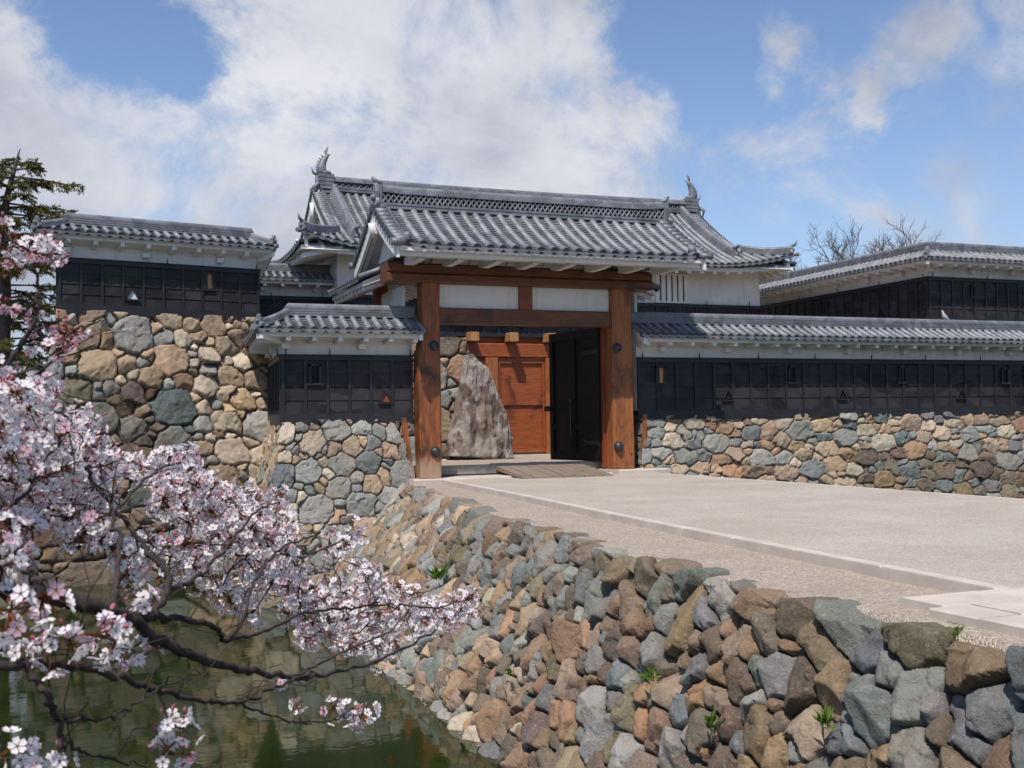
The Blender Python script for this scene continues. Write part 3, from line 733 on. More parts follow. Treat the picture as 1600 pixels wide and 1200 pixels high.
# road over the causeway, falling nowhere: kerb line through three measured places
KX = [(7.70, 24.3), (7.18, 18), (6.67, 12.6), (6.40, 9), (6.21, 6.3)]; FX = [(13.0, 24.3), (13.15, 18), (13.2, 12.6), (13.2, 6.3)]
mb = MB()
kp = [(x+.12, y) for x, y in KX]
mb.add([(x, y, -.012) for x, y in kp+FX[::-1]], [tuple(range(len(kp)+len(FX)))])
structure(mb.build('road', 'road'))
def kerbline(name, pts, w=.14, sgn=1):
    mb = MB()
    for i in range(len(pts)-1):
        A, B = Vector((*pts[i], 0)), Vector((*pts[i+1], 0)); d = B-A; L = d.length; d.normalize(); n = Vector((-d.y, d.x, 0))*sgn; k = round(L/1.2)
        for j in range(k):
            a = A+d*(L*j/k+.004); q = d*(L/k-.008)
            e = .012
            p = [a, a+q, a+q+n*w, a]; p[3] = a+n*w
            lo = [v+V(0,0,-.3) for v in p]; md = [v+V(0,0,-e) for v in p]; c = (p[0]+p[2])/2
            tp = [v+(c-v).normalized()*e*1.2 for v in p]; o0 = len(mb.v)
            mb.add(lo+md+tp, [(3,2,1,0), (8,9,10,11)]+[(i_,(i_+1)%4,4+(i_+1)%4,4+i_) for i_ in range(4)]+[(4+i_,4+(i_+1)%4,8+(i_+1)%4,8+i_) for i_ in range(4)])
    return structure(mb.build(name, 'granite'))
kerbline('kerb', KX); kerbline('kerb', FX, sgn=-1)
# gravel verge as a gently rough sheet
def verge(name, left, right, n1, n2, z, amp):
    L = np.array(left); Rr = np.array(right); ys = np.linspace(L[0, 1], L[-1, 1], n1)
    lx = np.interp(-ys, -L[:, 1], L[:, 0]); rx = np.interp(-ys, -Rr[:, 1], Rr[:, 0])
    f = np.linspace(0, 1, n2); X = lx[:, None]*(1-f)+rx[:, None]*f; Y = np.repeat(ys[:, None], n2, 1)
    P = np.c_[X.ravel(), Y.ravel(), np.zeros(X.size)]; Z = z+fbm(P*1.2, 3, 2)*amp+fbm(P*9, 3, 4)*amp*.35+.045*np.clip((6.9-P[:, 1])/.8, 0, 1)
    edge = np.clip((P[:, 0]-np.repeat(lx, n2))/.16, 0, 1); Z = Z-.28*(1-edge)**2
    idx = np.arange(n1*n2).reshape(n1, n2); fc = np.stack([idx[:-1, :-1], idx[1:, :-1], idx[1:, 1:], idx[:-1, 1:]], -1).reshape(-1, 4)
    mb = MB(); mb.add(np.c_[P[:, :2], Z].tolist(), fc.tolist(), 0, True); return structure(mb.build(name, 'gravel'))
TOPX = [(7.0, 24.6), (6.62, 22.8), (6.25, 18.9), (5.72, 16.3), (5.36, 12.4), (5.03, 9.6), (4.93, 6.3), (4.84, 4.6), (4.80, 2.2)]
verge('gravel_verge', [(x+.06, y) for x, y in TOPX], [(x+.02, y) for x, y in [(7.74, 24.6)]+KX[1:]+[(6.21, 2.2)]], 420, 40, -.10, .035)
# granite paving at the near end
mb = MB(); random.seed(3)
yy = 6.28; 
for r_, (h_, cuts) in enumerate([(.42, [5.32, 6.0, 6.95, 8.1, 9.3, 10.4, 11.6, 13.2]), (.44, [5.2, 5.55, 6.55, 7.6, 8.8, 10, 11.2, 13.2]), (.44, [5.18, 5.9, 7.0, 8.2, 9.4, 10.6, 11.9, 13.2]), (.46, [5.12, 5.5, 6.6, 7.8, 9, 10.2, 11.4, 13.2]), (.5, [5.1, 6.2, 7.3, 8.5, 9.7, 10.9, 12, 13.2])]):
    for i in range(len(cuts)-1):
        mb.bev((cuts[i]+.006, yy-h_+.006, -.14), (cuts[i+1]-.006, yy-.006, 0.004-random.random()*.006), .008)
    yy -= h_
structure(mb.build('stone_paving', 'granite'))
sheet('near_road', [[(5.2, yy+.01), (13.2, yy+.01), (13.2, -6), (5.0, -6)]], 'road', -.03, .4)
hb = MB(); random.seed(8); ring = []
for i in range(120):
    a = R(-75+i*1.25); d = 4200; ring.append((d*math.sin(a), d*math.cos(a), 120+230*vnoise([[i*.08, 0, 0]], 4)[0]+60*vnoise([[i*.3, 5, 0]], 4)[0]))
vs = [(x*.8, y*.8, -5) for x, y, z in ring]+[(x*.93, y*.93, z*.5) for x, y, z in ring]+ring+[(x*1.3, y*1.3, -5) for x, y, z in ring]
hb.add(vs, [(k*120+i, k*120+i+1, (k+1)*120+i+1, (k+1)*120+i) for k in range(3) for i in range(119)], 0, True)
structure(hb.build('hills', 'hill'))

# ================================================================ dry stone walls
def res_near(u):      # causeway face: u runs from the gate to the camera
    y = 24.4-u; return max(.011, .0011*math.hypot(y, 4.5)*1.45)
cz = -.085
cb = [(4.75, 24.6, ZW-.15), (4.62, 22.8, ZW-.15), (4.15, 18.9, ZW-.15), (3.98, 16.3, ZW-.15), (3.93, 12.4, ZW-.15), (3.92, 9.6, ZW-.15), (3.90, 6.3, ZW-.15), (3.88, 4.6, ZW-.15), (3.86, 2.2, ZW-.15)]
ct = [(x, y, cz) for x, y in TOPX]
def causeway_warm(u, v, r):
    if v > 1.75 and u > 8: return (BROWN if r < .58 else GREY, .9)
    if u < 6: return TAN if r < .40 else (GREY if r < .78 else BROWN)
    if u < 13.5: return TAN if r < .34 else (RED if r < .46 else (GREY if r < .80 else BROWN))
    if u > 13.5: return (BROWN if r < .40 else (GREY if r < .74 else (RED if r < .90 else TAN)), .9)
    return None
PAL = [(GREY, .46), (TAN, .26), (BROWN, .17), (RED, .11)]
o = stone_face('causeway_stone_wall', cb[::-1][::-1], ct, [(.20, .12, 1.0), (.15, .6, .95), (.105, .8, .95), (.06, .35, .95)], 11, res_near, .0135, PAL,
               aspect=.86, amp=.058, gap=.17, facet=1.15, tight=.014, capw=.34, spread=.3, warp=.035, rot=.8, lean=.35, tilt=.8, powr=.75, pn=2.3, caprow=(.62, .15), tall=2.55, warm=causeway_warm, rough=.9)
tag(o, 'rough dry stone retaining wall carrying the causeway above the green moat water', 'stone wall')
# right of the gate
def rw_warm(u, v, r):
    if u < 4: return GREY if r < .6 else TAN
    if v < 2.6 and u > 8.5: return (BROWN if r < .7 else GREY, .85)
    return TAN if r < .62 else (GREY if r < .9 else RED)
o = stone_face('stone_wall', [(12.98, 26.2, ZW-.1), (12.72, 23.75, ZW-.1), (41, 23.75, ZW-.1)], [(13.22, 26.2, 1.36), (13.0, 24.40, 1.36), (41, 24.40, 1.36)],
               [(.24, .2, 1.0), (.18, .8, .95), (.12, .7, .95), (.065, .35, .95)], 23, lambda u: .022+u*.0006, .021, PAL, aspect=1.6, amp=.042, gap=.10, facet=.6, tight=.015, pn=3.0,
               spread=.3, warp=.03, rot=.25, tall=3.6, warm=rw_warm)
tag(o, 'tan and grey dry stone base under the long black boarded wall right of the gate', 'stone wall')
# bastion left of the gate
def bast_warm(u, v, r):
    if u > 7.4 and v < 1.5: return TAN if r < .45 else (GREY if r < .8 else BROWN)
    if u < 7.4: return TAN if r < .75 else None
    if v > 1.4: return (GREY if r < .52 else TAN)
    return TAN if r < .5 else GREY
o = stone_face('stone_wall', [(4.0, 33.2, ZW-.1), (3.52, 23.6, ZW-.1), (7.6, 23.6, ZW-.1), (7.6, 26, ZW-.1)], [(4.95, 32.0, 1.37), (4.25, 24.38, 1.37), (6.80, 24.38, 1.37), (6.95, 26, 1.37)],
               [(.31, .25, 1.0), (.24, .8, .96), (.15, .6, .95), (.07, .3, .95)], 31, .018, .018, PAL, aspect=1.18, amp=.045, gap=.10, facet=.6, tight=.015, pn=3.4,
               spread=.28, warp=.026, rot=.2, tall=3.6, warm=bast_warm)
tag(o, 'squared grey and tan stone bastion beside the left gate post, foot in the moat', 'stone wall')
# high base behind at the left
d11 = Vector((math.cos(R(11.5)), math.sin(R(11.5)), 0)); n11 = Vector((d11.y, -d11.x, 0))
eL = Vector((-.30, 28.02, 4.02)); eR = Vector((4.46, 29.0, 4.02))
def E(p, along, out_, z): q = p+d11*along+n11*out_; return (q.x, q.y, z)
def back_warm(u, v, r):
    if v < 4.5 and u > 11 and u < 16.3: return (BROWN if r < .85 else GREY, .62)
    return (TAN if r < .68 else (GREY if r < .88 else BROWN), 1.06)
eb = [(0.2, 40, ZW-.1), E(eL, -1.35, 1.5, ZW-.1), E(eR, 2.6, 1.5, ZW-.1)]
et = [(1.2, 40, 4.02), E(eL, 0, .04, 4.02), E(eR, .7, .04, 4.02)]
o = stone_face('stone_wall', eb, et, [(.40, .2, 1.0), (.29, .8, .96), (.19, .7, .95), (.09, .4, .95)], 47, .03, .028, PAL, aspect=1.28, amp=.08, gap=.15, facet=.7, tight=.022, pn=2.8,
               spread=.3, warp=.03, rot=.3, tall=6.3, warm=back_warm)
tag(o, 'tall weathered stone base under the raised black wall at the far left', 'stone wall')
# courtyard stone face seen through the gate
o = stone_face('stone_wall', [(4.5, 34.6, 0), (12.75, 34.6, 0), (13.1, 36.3, 0)], [(4.7, 35.0, 4.08), (12.15, 35.0, 4.08), (12.2, 36.3, 4.08)],
               [(.62, .3, 1.0), (.40, .7, .95), (.22, .5, .95), (.10, .3, .95)], 58, .035, .03, [(TAN, .45), (BROWN, .35), (GREY, .2)], aspect=1.0, amp=.08, gap=.12, facet=.4, tight=.045,
               spread=.3, warp=.03, rot=.4, tall=4.1)
tag(o, 'pale stone wall seen through the gate opening, behind the leaning boulder', 'stone wall')
# leaning mirror boulder
def boulder(out, seed):
    # out: outline in (x, z); extruded lump with facets
    P = np.array(out, float); nx, nz = 90, 130; x0, x1 = P[:, 0].min(), P[:, 0].max(); z0, z1 = P[:, 1].min(), P[:, 1].max()
    vs = []; 
    def xr(z):
        xs = []
        for i in range(len(P)):
            a, b = P[i], P[(i+1) % len(P)]
            if (a[1]-z)*(b[1]-z) <= 0 and a[1] != b[1]: xs.append(a[0]+(b[0]-a[0])*(z-a[1])/(b[1]-a[1]))
        return (min(xs), max(xs)) if xs else ((x0+x1)/2,)*2
    th = np.linspace(0, np.pi, nx)
    for k_ in range(nz):
        z = z0+.001+(z1-z0-.002)*k_/(nz-1); a, b = xr(z); c = (a+b)/2; r_ = (b-a)/2
        s_ = (k_/(nz-1)); dep = .62*(1-.35*s_)*min(1, (1-s_)*7+.2)
        for t_ in th:
            cx = math.copysign(abs(math.cos(t_))**.8, math.cos(t_)); vs.append((c-cx*r_, -dep*math.sin(t_)**.55, z))
    A = np.array(vs); q = A*1.5
    nrm = np.c_[np.zeros(len(A)), -np.ones(len(A)), np.zeros(len(A))]
    rid = np.abs(fbm(A*np.array([2.6, 2, .8]), 4, seed))*.85
    A = A+nrm*(rid+fbm(q*3, 4, seed+3)*.10)[:, None]+np.c_[fbm(q, 3, 9)*.12, np.zeros(len(A)), np.zeros(len(A))]
    w = np.clip((fbm(A*np.array([5, 3, 2.2]), 5, 77)+.02)*16, 0, 1)[:, None]
    w2 = np.clip((fbm(A*np.array([2, 3, .8])+9, 4, 37)+.02)*14, 0, 1)[:, None]
    col = np.array([.13, .09, .075])*(1-w2)+np.array([.22, .165, .13])*w2; col = col*(1-w*.45)+np.array([.46, .43, .40])*w*.45
    idx = np.arange(nx*nz).reshape(nz, nx); fc = np.stack([idx[:-1, :-1], idx[:-1, 1:], idx[1:, 1:], idx[1:, :-1]], -1).reshape(-1, 4)
    me = bpy.data.meshes.new('boulder'); me.from_pydata((A+np.array([0, 0, 0])).tolist(), [], fc.tolist()); me.polygons.foreach_set('use_smooth', np.ones(len(fc), bool))
    at_ = me.color_attributes.new('col', 'FLOAT_COLOR', 'POINT'); at_.data.foreach_set('color', np.c_[col, np.ones(len(col))].ravel()); me.materials.append(M['stone']); return me
me = boulder([(11.35, .15), (12.9, .0), (13.55, .05), (13.58, .7), (13.35, 1.5), (13.05, 2.3), (12.8, 3.0), (12.5, 3.25), (12.25, 3.5), (11.9, 3.42), (11.8, 2.6), (11.55, 1.4), (11.38, .7)], 5)
o = link('boulder', me); o.location = (0, 34.75, .03)
tag(o, 'huge leaning boulder streaked brown and white in the courtyard wall', 'boulder')

# ================================================================ boarded castle walls
BW = thing
rL = plaster_wall('castle_wall', 'short black boarded wall with tiled hipped roof left of the gate post', [(5.0, 32.0), (4.27, 24.44), (7.2, 24.44)], 1.37, 2.78, 3.12, 3.68, 3.30,
     holes=[(1, .70, 'r', 2.36), (1, 2.28, 'tr', 1.84)], hooks=[(1, .06), (1, 1.02), (1, 2.86), (0, 7.5), (0, 5.5)], end1=True, end0=False, bay=.488)
rR = plaster_wall('castle_wall', 'long black boarded wall with tiled roof running right from the gate', [(12.92, 24.44), (41, 24.44)], 1.36, 2.78, 3.14, 3.68, 3.30, plaster='mossy_plaster',
     holes=[(0, .63, 'rl', 2.36), (0, 4.52, 'r', 2.38), (0, 8.08, 'r', 2.38), (0, 11.7, 'r', 2.36), (0, 2.55, 't', 1.84), (0, 6.08, 't', 1.84), (0, 10.09, 't', 1.84)],
     hooks=[(0, u) for u in (.12, 1.73, 3.47, 5.21, 7.03, 8.84, 10.78, 12.6)], bay=.535, end1=False)
rE = plaster_wall('castle_wall', 'raised black boarded wall on the tall stone base at far left, white triangular loophole', [(1.0, 38), (-.26, 28.04), (4.44, 29.0), (5.2, 37.2)], 4.03, 5.24, 5.56, 6.08, 5.80,
     holes=[(1, 1.66, 'tw', 4.44), (1, 3.52, 'rl', 4.88)], hooks=[(1, .05), (1, 2.48), (1, 4.75)], end0=False, end1=False, bay=.49, rows=4, over=.46, pitch=.245, ridge_h=.28)
rF = plaster_wall('castle_wall', 'low boarded wall half hidden between the far left wall and the gatehouse', [(5.2, 37.0), (8.2, 37.0)], 4.1, 5.50, 5.88, 6.36, 6.02, hooks=[(0, .9), (0, 2.6)], end0=False, end1=False, ridge_h=.28)
rD = plaster_wall('castle_wall', 'angled boarded wall with bare trees behind, ridge bending at its corner', [(27.48, 41.5), (27.48, 30.5), (62, 30.5)], 4.5, 6.04, 6.42, 7.02, 6.58,
     holes=[(1, 1.95, 'r', 5.6), (1, 4.3, 't', 5.05), (0, 8.6, 't', 5.0), (0, 5.0, 'r', 5.6)], hooks=[(1, .12), (1, 2.55), (1, 4.65), (0, 10.85), (0, 8.6), (0, 6.2), (0, 3.8), (0, 1.5)], end0=False, end1=False, over=.75, ridge_h=.30)
# plain stone bases that carry the far walls
o = stone_face('stone_wall', [(26.9, 41, 0), (26.9, 29.9, 0), (62, 29.9, 0)], [(27.4, 41, 4.5), (27.4, 30.42, 4.5), (62, 30.42, 4.5)], [(.5, 1, .86), (.25, 1.2, .84)], 66, .16, .14, PAL, tall=4.5, tight=.06, warp=.05)
tag(o, 'stone base of the angled wall, mostly hidden behind the long wall roof', 'stone wall')

# ================================================================ front gate
G = thing('castle_gate', (10.0, 25.2, 0), 'timber gate with two massive red brown posts under a grey tiled gable roof', 'gate')
def part(name, mb, mats, parent=G, fix=True): return mb.build(name, mats, parent, fix)
def log_post(x0, x1, y0, y1, z0, z1, seed, notch=False):
    mb = MB(); n = 26; sec = []; random.seed(seed)
    vs = []; ch = .03
    for i in range(n+1):
        z = z0+(z1-z0)*i/n; w = (vnoise([[seed, 0, z*.9]], 3)[0]-.5)*.035; w2 = (vnoise([[seed, 5, z*1.3]], 8)[0]-.5)*.03
        a = x0+w; b = x1+w2
        if notch and z > 2.9: a += .05+.05*min(1, (z-2.9)/.9)
        for p in ((a+ch, y0), (b-ch, y0), (b, y0+ch), (b, y1-ch), (b-ch, y1), (a+ch, y1), (a, y1-ch), (a, y0+ch)): vs.append((p[0], p[1], z))
    fs = [(i*8+j, i*8+(j+1) % 8, (i+1)*8+(j+1) % 8, (i+1)*8+j) for i in range(n) for j in range(8)]+[tuple(range(8)), tuple(n*8+j for j in range(8))]
    mb.add(vs, fs); return mb
pL = part('post', log_post(7.25, 7.75, 24.05, 24.5, .03, 4.50, 3, True), 'post_wood'); pR = part('post', log_post(12.09, 12.64, 24.08, 24.5, .10, 4.50, 5), 'post_wood_light')
pL['label'] = 'dark stained left post'; pR['label'] = 'paler knotty right post'
for (x, z) in ((7.60, 3.00), (7.60, .62), (12.19, 3.0), (12.19, .64)):
    b = MB(); b.ball((x, 24.03, z), (.105, .085, .105), 16, 8); b.tube([(x, 24.06, z), (x, 24.02, z)], .12, 16); part('iron_stud', b, 'iron', pL if x < 9 else pR)
b = MB(); 
b.bev((6.52, 23.98, 4.42), (13.17, 24.62, 4.62), .03); b.bev((6.525, 24.0, 4.624), (13.165, 24.6, 4.86), .04); part('lintel_beam', b, 'beam_wood')
b = MB(); b.bev((7.75, 24.14, 3.51), (12.09, 24.42, 3.88), .02); part('tie_beam', b, 'beam_wood')
b = MB(); b.box((9.74, 24.15, 3.882), (10.06, 24.40, 4.418)); part('strut', b, 'red_wood')
for x0, x1 in ((7.745, 9.738), (10.062, 12.09)):
    b = MB(); b.box((x0, 24.24, 3.882), (x1, 24.34, 4.418)); part('plaster_panel', b, 'plaster')
b = MB(); b.box((7.70, 24.505, .1), (7.86, 24.72, 3.508)); part('door_jamb', b, 'post_wood'); b = MB(); b.box((12.02, 24.505, .12), (12.19, 24.72, 3.508)); part('door_jamb', b, 'red_wood')
for x in (7.05, 13.0):
    b = MB(); b.bev((x-.15, 26.45, .06), (x+.15, 26.75, 4.75), .02); part('rear_post', b, 'red_wood')
    b = MB(); b.bev((x-.09, 24.6, 3.6), (x+.09, 26.44, 3.85), .01); b.box((x-.02, 24.6, 3.852), (x+.05, 26.44, 4.40)); part('side_rail', b, 'plaster')
b = MB()
for z in (3.98, 4.16): b.box((7.0, 24.6, z), (7.02, 26.44, z+.02))
# threshold and plank
b = MB(); b.bev((7.86, 24.9, .04), (12.2, 25.15, .26), .015); part('threshold', b, 'grey_wood')
for x, s in ((7.12, -1), (12.93, 1)):
    b = MB(); b.hexa([(x-.06, 24.22, .0), (x+.06, 24.22, .0), (x+.06, 24.28, .0), (x-.06, 24.28, .0), (x-.06+s*.16, 24.36, 1.4), (x+.06+s*.16, 24.36, 1.4), (x+.06+s*.16, 24.42, 1.4), (x-.06+s*.16, 24.42, 1.4)]); part('side_plank', b, 'post_wood')
# open door leaf
hx, hy, fx, fy = 12.08, 24.62, 11.70, 26.75
dd = Vector((fx-hx, fy-hy, 0)); DL = dd.length; dd.normalize(); nn = Vector((-dd.y, dd.x, 0))*1.0
if nn.x > 0: nn = -nn
o3 = Vector((hx, hy, 0))
b = MB(); b.obox(o3+V(0,0,.27), dd*DL, nn*.09, (0,0,3.26), 0)
for u0, u1, z0, z1 in ((0, .16, .27, 3.53), (DL-.16, DL, .27, 3.53), (0, DL, .27, .45), (0, DL, 3.3, 3.53), (0, DL, 1.05, 1.2), (DL*.5-.06, DL*.5+.06, .27, 3.53)):
    b.obox(o3+dd*(u0+.002)+nn*.091+V(0,0,z0+.003), dd*(u1-u0-.004), nn*(.035 if u1-u0 < .5 else .03), (0,0,z1-z0-.006), 1)
dl = part('door_leaf', b, ['iron_door', 'iron_door'])
for z in (.72, 2.95):
    b = MB(); p = o3+nn*.13+V(0,0,z); w_ = [(0,-.06),(.55,-.05),(.72,-.11),(.62,-.0),(.72,.11),(.55,.05),(0,.06)]
    b.add([p+dd*x+V(0,0,y) for x, y in w_]+[p+nn*.012+dd*x+V(0,0,y) for x, y in w_], [(0,1,3),(1,2,3),(3,4,5),(0,3,5,6)][:0]+[(7,8,10),(8,9,10),(10,11,12),(7,10,12,13)]+[(i,(i+1)%7,7+(i+1)%7,7+i) for i in range(7)])
    part('hinge_strap', b, 'iron', dl)
b = MB()
for u in (.55*DL,): b.tube([o3+dd*u+nn*.15+V(0,0,.6), o3+dd*u+nn*.15+V(0,0,1.75)], .02, 8); b.ball(o3+dd*u+nn*.15+V(0,0,1.78), .05, 10, 6)
part('door_handle', b, 'iron', dl); b = MB()
b.obox(o3+dd*(DL-.05)+nn*.09+V(0,0,1.52), dd*.22, nn*.10, (0,0,.14)); part('door_bolt', b, 'iron', dl)
# main roof
YR, ZR = 24.42, 6.14; RUN = 1.88
gz = lambda t_: ZR-1.13*(1.22*t_/RUN-.22*(t_/RUN)**2)
X0, X1 = 6.62, 13.52
b = MB(); glift = lambda u, t_: .05*max(0, abs(u-3.5)-2.6)**2*(t_/RUN)
for s in (-1, 1): slope(b, (X0, YR, 0), (1,0,0), (0,s,0), RUN, gz, 0, X1-X0, .294, rr=.078, tl=.30, pl=.105, lift=glift)
# verge rolls
for xe, s in ((X0, -1), (X1, 1)):
    for sy in (-1, 1):
        k = 10
        for j in range(k):
            t_ = .10+(RUN-.16)*j/(k-1); y = YR+sy*t_; z = gz(t_)+glift(0, t_)+.035
            b.tube([(xe+s*.03, y, z+.02), (xe+s*.32, y, z+.01)], .082, 8)
            b.tube([(xe+s*.32, y, z), (xe+s*.345, y, z)], .092, 10, mi=1)
        b.add([(xe+s*dx, YR+sy*t_, gz(t_)+glift(0, t_)-.01) for t_ in np.linspace(0, RUN, 9) for dx in (0, .31)], [(2*i, 2*i+1, 2*i+3, 2*i+2) for i in range(8)])
        b.ball((xe+s*.0, YR+sy*(RUN-.17), gz(RUN-.17)+.13), .10, 12, 8); b.tube([(xe+s*.1, YR+sy*(RUN-.02), gz(RUN)+.06), (xe+s*.42, YR+sy*(RUN+.03), gz(RUN)+.05)], [.06, .085], 10)
roof = part('tiled_roof', b, ['tile', 'tile_shaded'], fix=False)
# openwork ridge
b = MB(); bw = .15; xa, xb = 6.52, 13.68
b.extrude([(bw,0),(bw,.05),(bw-.015,.055),(bw-.015,.075),(bw,.08),(bw,.13),(-bw,.13),(-bw,.08),(-bw+.015,.075),(-bw+.015,.055),(-bw,.05),(-bw,0)], [(xa, YR, ZR-.04), (xb, YR, ZR-.04)], (0,1,0))
b.box((xa+.02, YR-.045, ZR+.09), (xb-.02, YR+.045, ZR+.31), 1)
n_ = 56
for s in (-1, 1):
    for i in range(n_):
        u = xa+(xb-xa)*i/n_; w_ = (xb-xa)/n_; y = YR+s*.11
        for (za, zb_) in ((.092, .295), (.295, .092)):
            pts = [Vector((u+w_*q, y, ZR+za+(zb_-za)*(q+.0)+.012*math.sin(q*math.pi*2)*(1 if zb_ > za else -1))) for q in (0, .33, .66, 1)]
            b.tube(pts, .024, 5, cap=False)
zc = ZR+.30; pr_ = [(bw,0),(bw,.045),(bw-.02,.05),(bw-.02,.07),(bw*.8,.075),(bw*.8,.11)]+[(.085*math.cos(a_), .12+.075*math.sin(a_)) for a_ in np.linspace(0, math.pi, 8)]+[(-bw*.8,.11),(-bw*.8,.075),(-bw+.02,.07),(-bw+.02,.05),(-bw,.045),(-bw,0)]
path = [(xa, YR, zc+.03), (xa+.5, YR, zc), (xb-.7, YR, zc), (xb-.3, YR, zc+.015), (xb, YR, zc+.06)]
b.extrude(pr_, path, (0,1,0))
rg_ = part('openwork_ridge', b, ['tile', 'tile_shaded'])
for xe, s in ((xa, -1), (xb, 1)):
    b = MB(); b.bev((min(xe, xe+s*.10), YR-.13, ZR-.12), (max(xe, xe+s*.10), YR+.13, ZR+.50), .02); ogre_tile(b, (xe+s*.10, YR, ZR-.05), (s,0,0), .42, .62)
    b.tube([(xe, YR, ZR+.52), (xe+s*.14, YR, ZR+.60), (xe+s*.22, YR, ZR+.68)], [.06, .055, .03], 8); b.tube([(xe+s*.1, YR-.16, ZR+.1), (xe+s*.2, YR-.2, ZR+.02), (xe+s*.16, YR-.16, ZR-.1)], [.05,.045,.02], 7); b.tube([(xe+s*.1, YR+.16, ZR+.1), (xe+s*.2, YR+.2, ZR+.02), (xe+s*.16, YR+.16, ZR-.1)], [.05,.045,.02], 7)
    part('ridge_end_tile', b, 'tile', rg_)
# white eaves: deck, fascia, rafters, brackets, barge boards
b = MB()
for s in (-1, 1):
    ts = np.linspace(0, RUN-.03, 8); top = [(YR+s*t_, gz(t_)-.03) for t_ in ts]; bot = [(y, z-.10) for y, z in top]
    for i in range(7):
        (ya, za), (yb, zb_) = top[i], top[i+1]
        b.hexa([(X0-.21, ya, za-.1), (X1+.21, ya, za-.1), (X1+.21, yb, zb_-.1), (X0-.21, yb, zb_-.1), (X0-.21, ya, za), (X1+.21, ya, za), (X1+.21, yb, zb_), (X0-.21, yb, zb_)] if s > 0 else
               [(X0-.21, yb, zb_-.1), (X1+.21, yb, zb_-.1), (X1+.21, ya, za-.1), (X0-.21, ya, za-.1), (X0-.21, yb, zb_), (X1+.21, yb, zb_), (X1+.21, ya, za), (X0-.21, ya, za)])
part('roof_deck', b, 'plaster')
b = MB()
for s in (-1, 1):
    ye = YR+s*(RUN-.14); ze = gz(RUN)-.04
    b = MB(); b.box((X0-.19, min(ye, ye-s*.09), ze-.17), (X1+.19, max(ye, ye-s*.09), ze-.001)); part('eave_board', b, 'plaster'); b = MB()
    k = 22
    for i in range(k+1):
        x = X0-.16+(X1-X0+.22)*i/k; t0 = .15; t1 = RUN-.16
        b.hexa([(x, YR+s*t0, gz(t0)-.26), (x+.10, YR+s*t0, gz(t0)-.26), (x+.10, YR+s*t1, gz(t1)-.24), (x, YR+s*t1, gz(t1)-.24),
                (x, YR+s*t0, gz(t0)-.12), (x+.10, YR+s*t0, gz(t0)-.12), (x+.10, YR+s*t1, gz(t1)-.12), (x, YR+s*t1, gz(t1)-.12)]); part('rafter', b, 'plaster'); b = MB()
for i in range(8):
    x = 6.9+i*.885; b = MB()
    pf = [(23.96, 4.80), (23.96, 4.95), (22.86, 4.87), (22.86, 4.77), (23.15, 4.755), (23.75, 4.755)]
    b.add([(x, y, z) for y, z in pf]+[(x+.16, y, z) for y, z in pf], [(0,1,2,3,4,5), (11,10,9,8,7,6)]+[(j,(j+1)%6,6+(j+1)%6,6+j) for j in range(6)]); part('eave_bracket', b, 'plaster')
b = MB(); b.box((6.7, 22.98, 4.832), (13.7, 23.12, 4.90)); part('eave_purlin', b, 'plaster')
for xe, s in ((X0, -1), (X1, 1)):
    b = MB(); x = xe+s*.22
    for sy in (-1, 1):
        ts = np.linspace(0, RUN-.02, 9)
        for i in range(8):
            t0, t1 = ts[i], ts[i+1]; h0 = .30-.06*t0/RUN; h1 = .30-.06*t1/RUN
            p = [(min(x, x+s*.07), YR+sy*t0, gz(t0)-.04-h0), (max(x, x+s*.07), YR+sy*t0, gz(t0)-.04-h0), (max(x, x+s*.07), YR+sy*t1, gz(t1)-.04-h1), (min(x, x+s*.07), YR+sy*t1, gz(t1)-.04-h1)]
            b.hexa(p+[(a_, y_, z_+(h0 if k_ in (0, 1) else h1)) for k_, (a_, y_, z_) in enumerate(p)])
    part('barge_board', b, 'plaster')
    b = MB(); w_ = [(-.9,0),(.9,0),(0,.82)]; xg = xe-s*.05
    b.add([(xg, YR+y, 4.98+z) for y, z in w_]+[(xg-s*.08, YR+y, 4.98+z) for y, z in w_], [(0,1,2),(5,4,3)]+[(j,(j+1)%3,3+(j+1)%3,3+j) for j in range(3)]); part('gable_panel', b, 'plaster')
    b = MB(); b.box((min(xg, xg+s*.32), YR-.13, 5.52), (max(xg, xg+s*.32), YR+.13, 5.74)); b.tube([(x+s*.08, YR, 5.76), (x+s*.08, YR, 5.45)], [.12, .05], 6)
    part('gable_pendant', b, 'plaster')
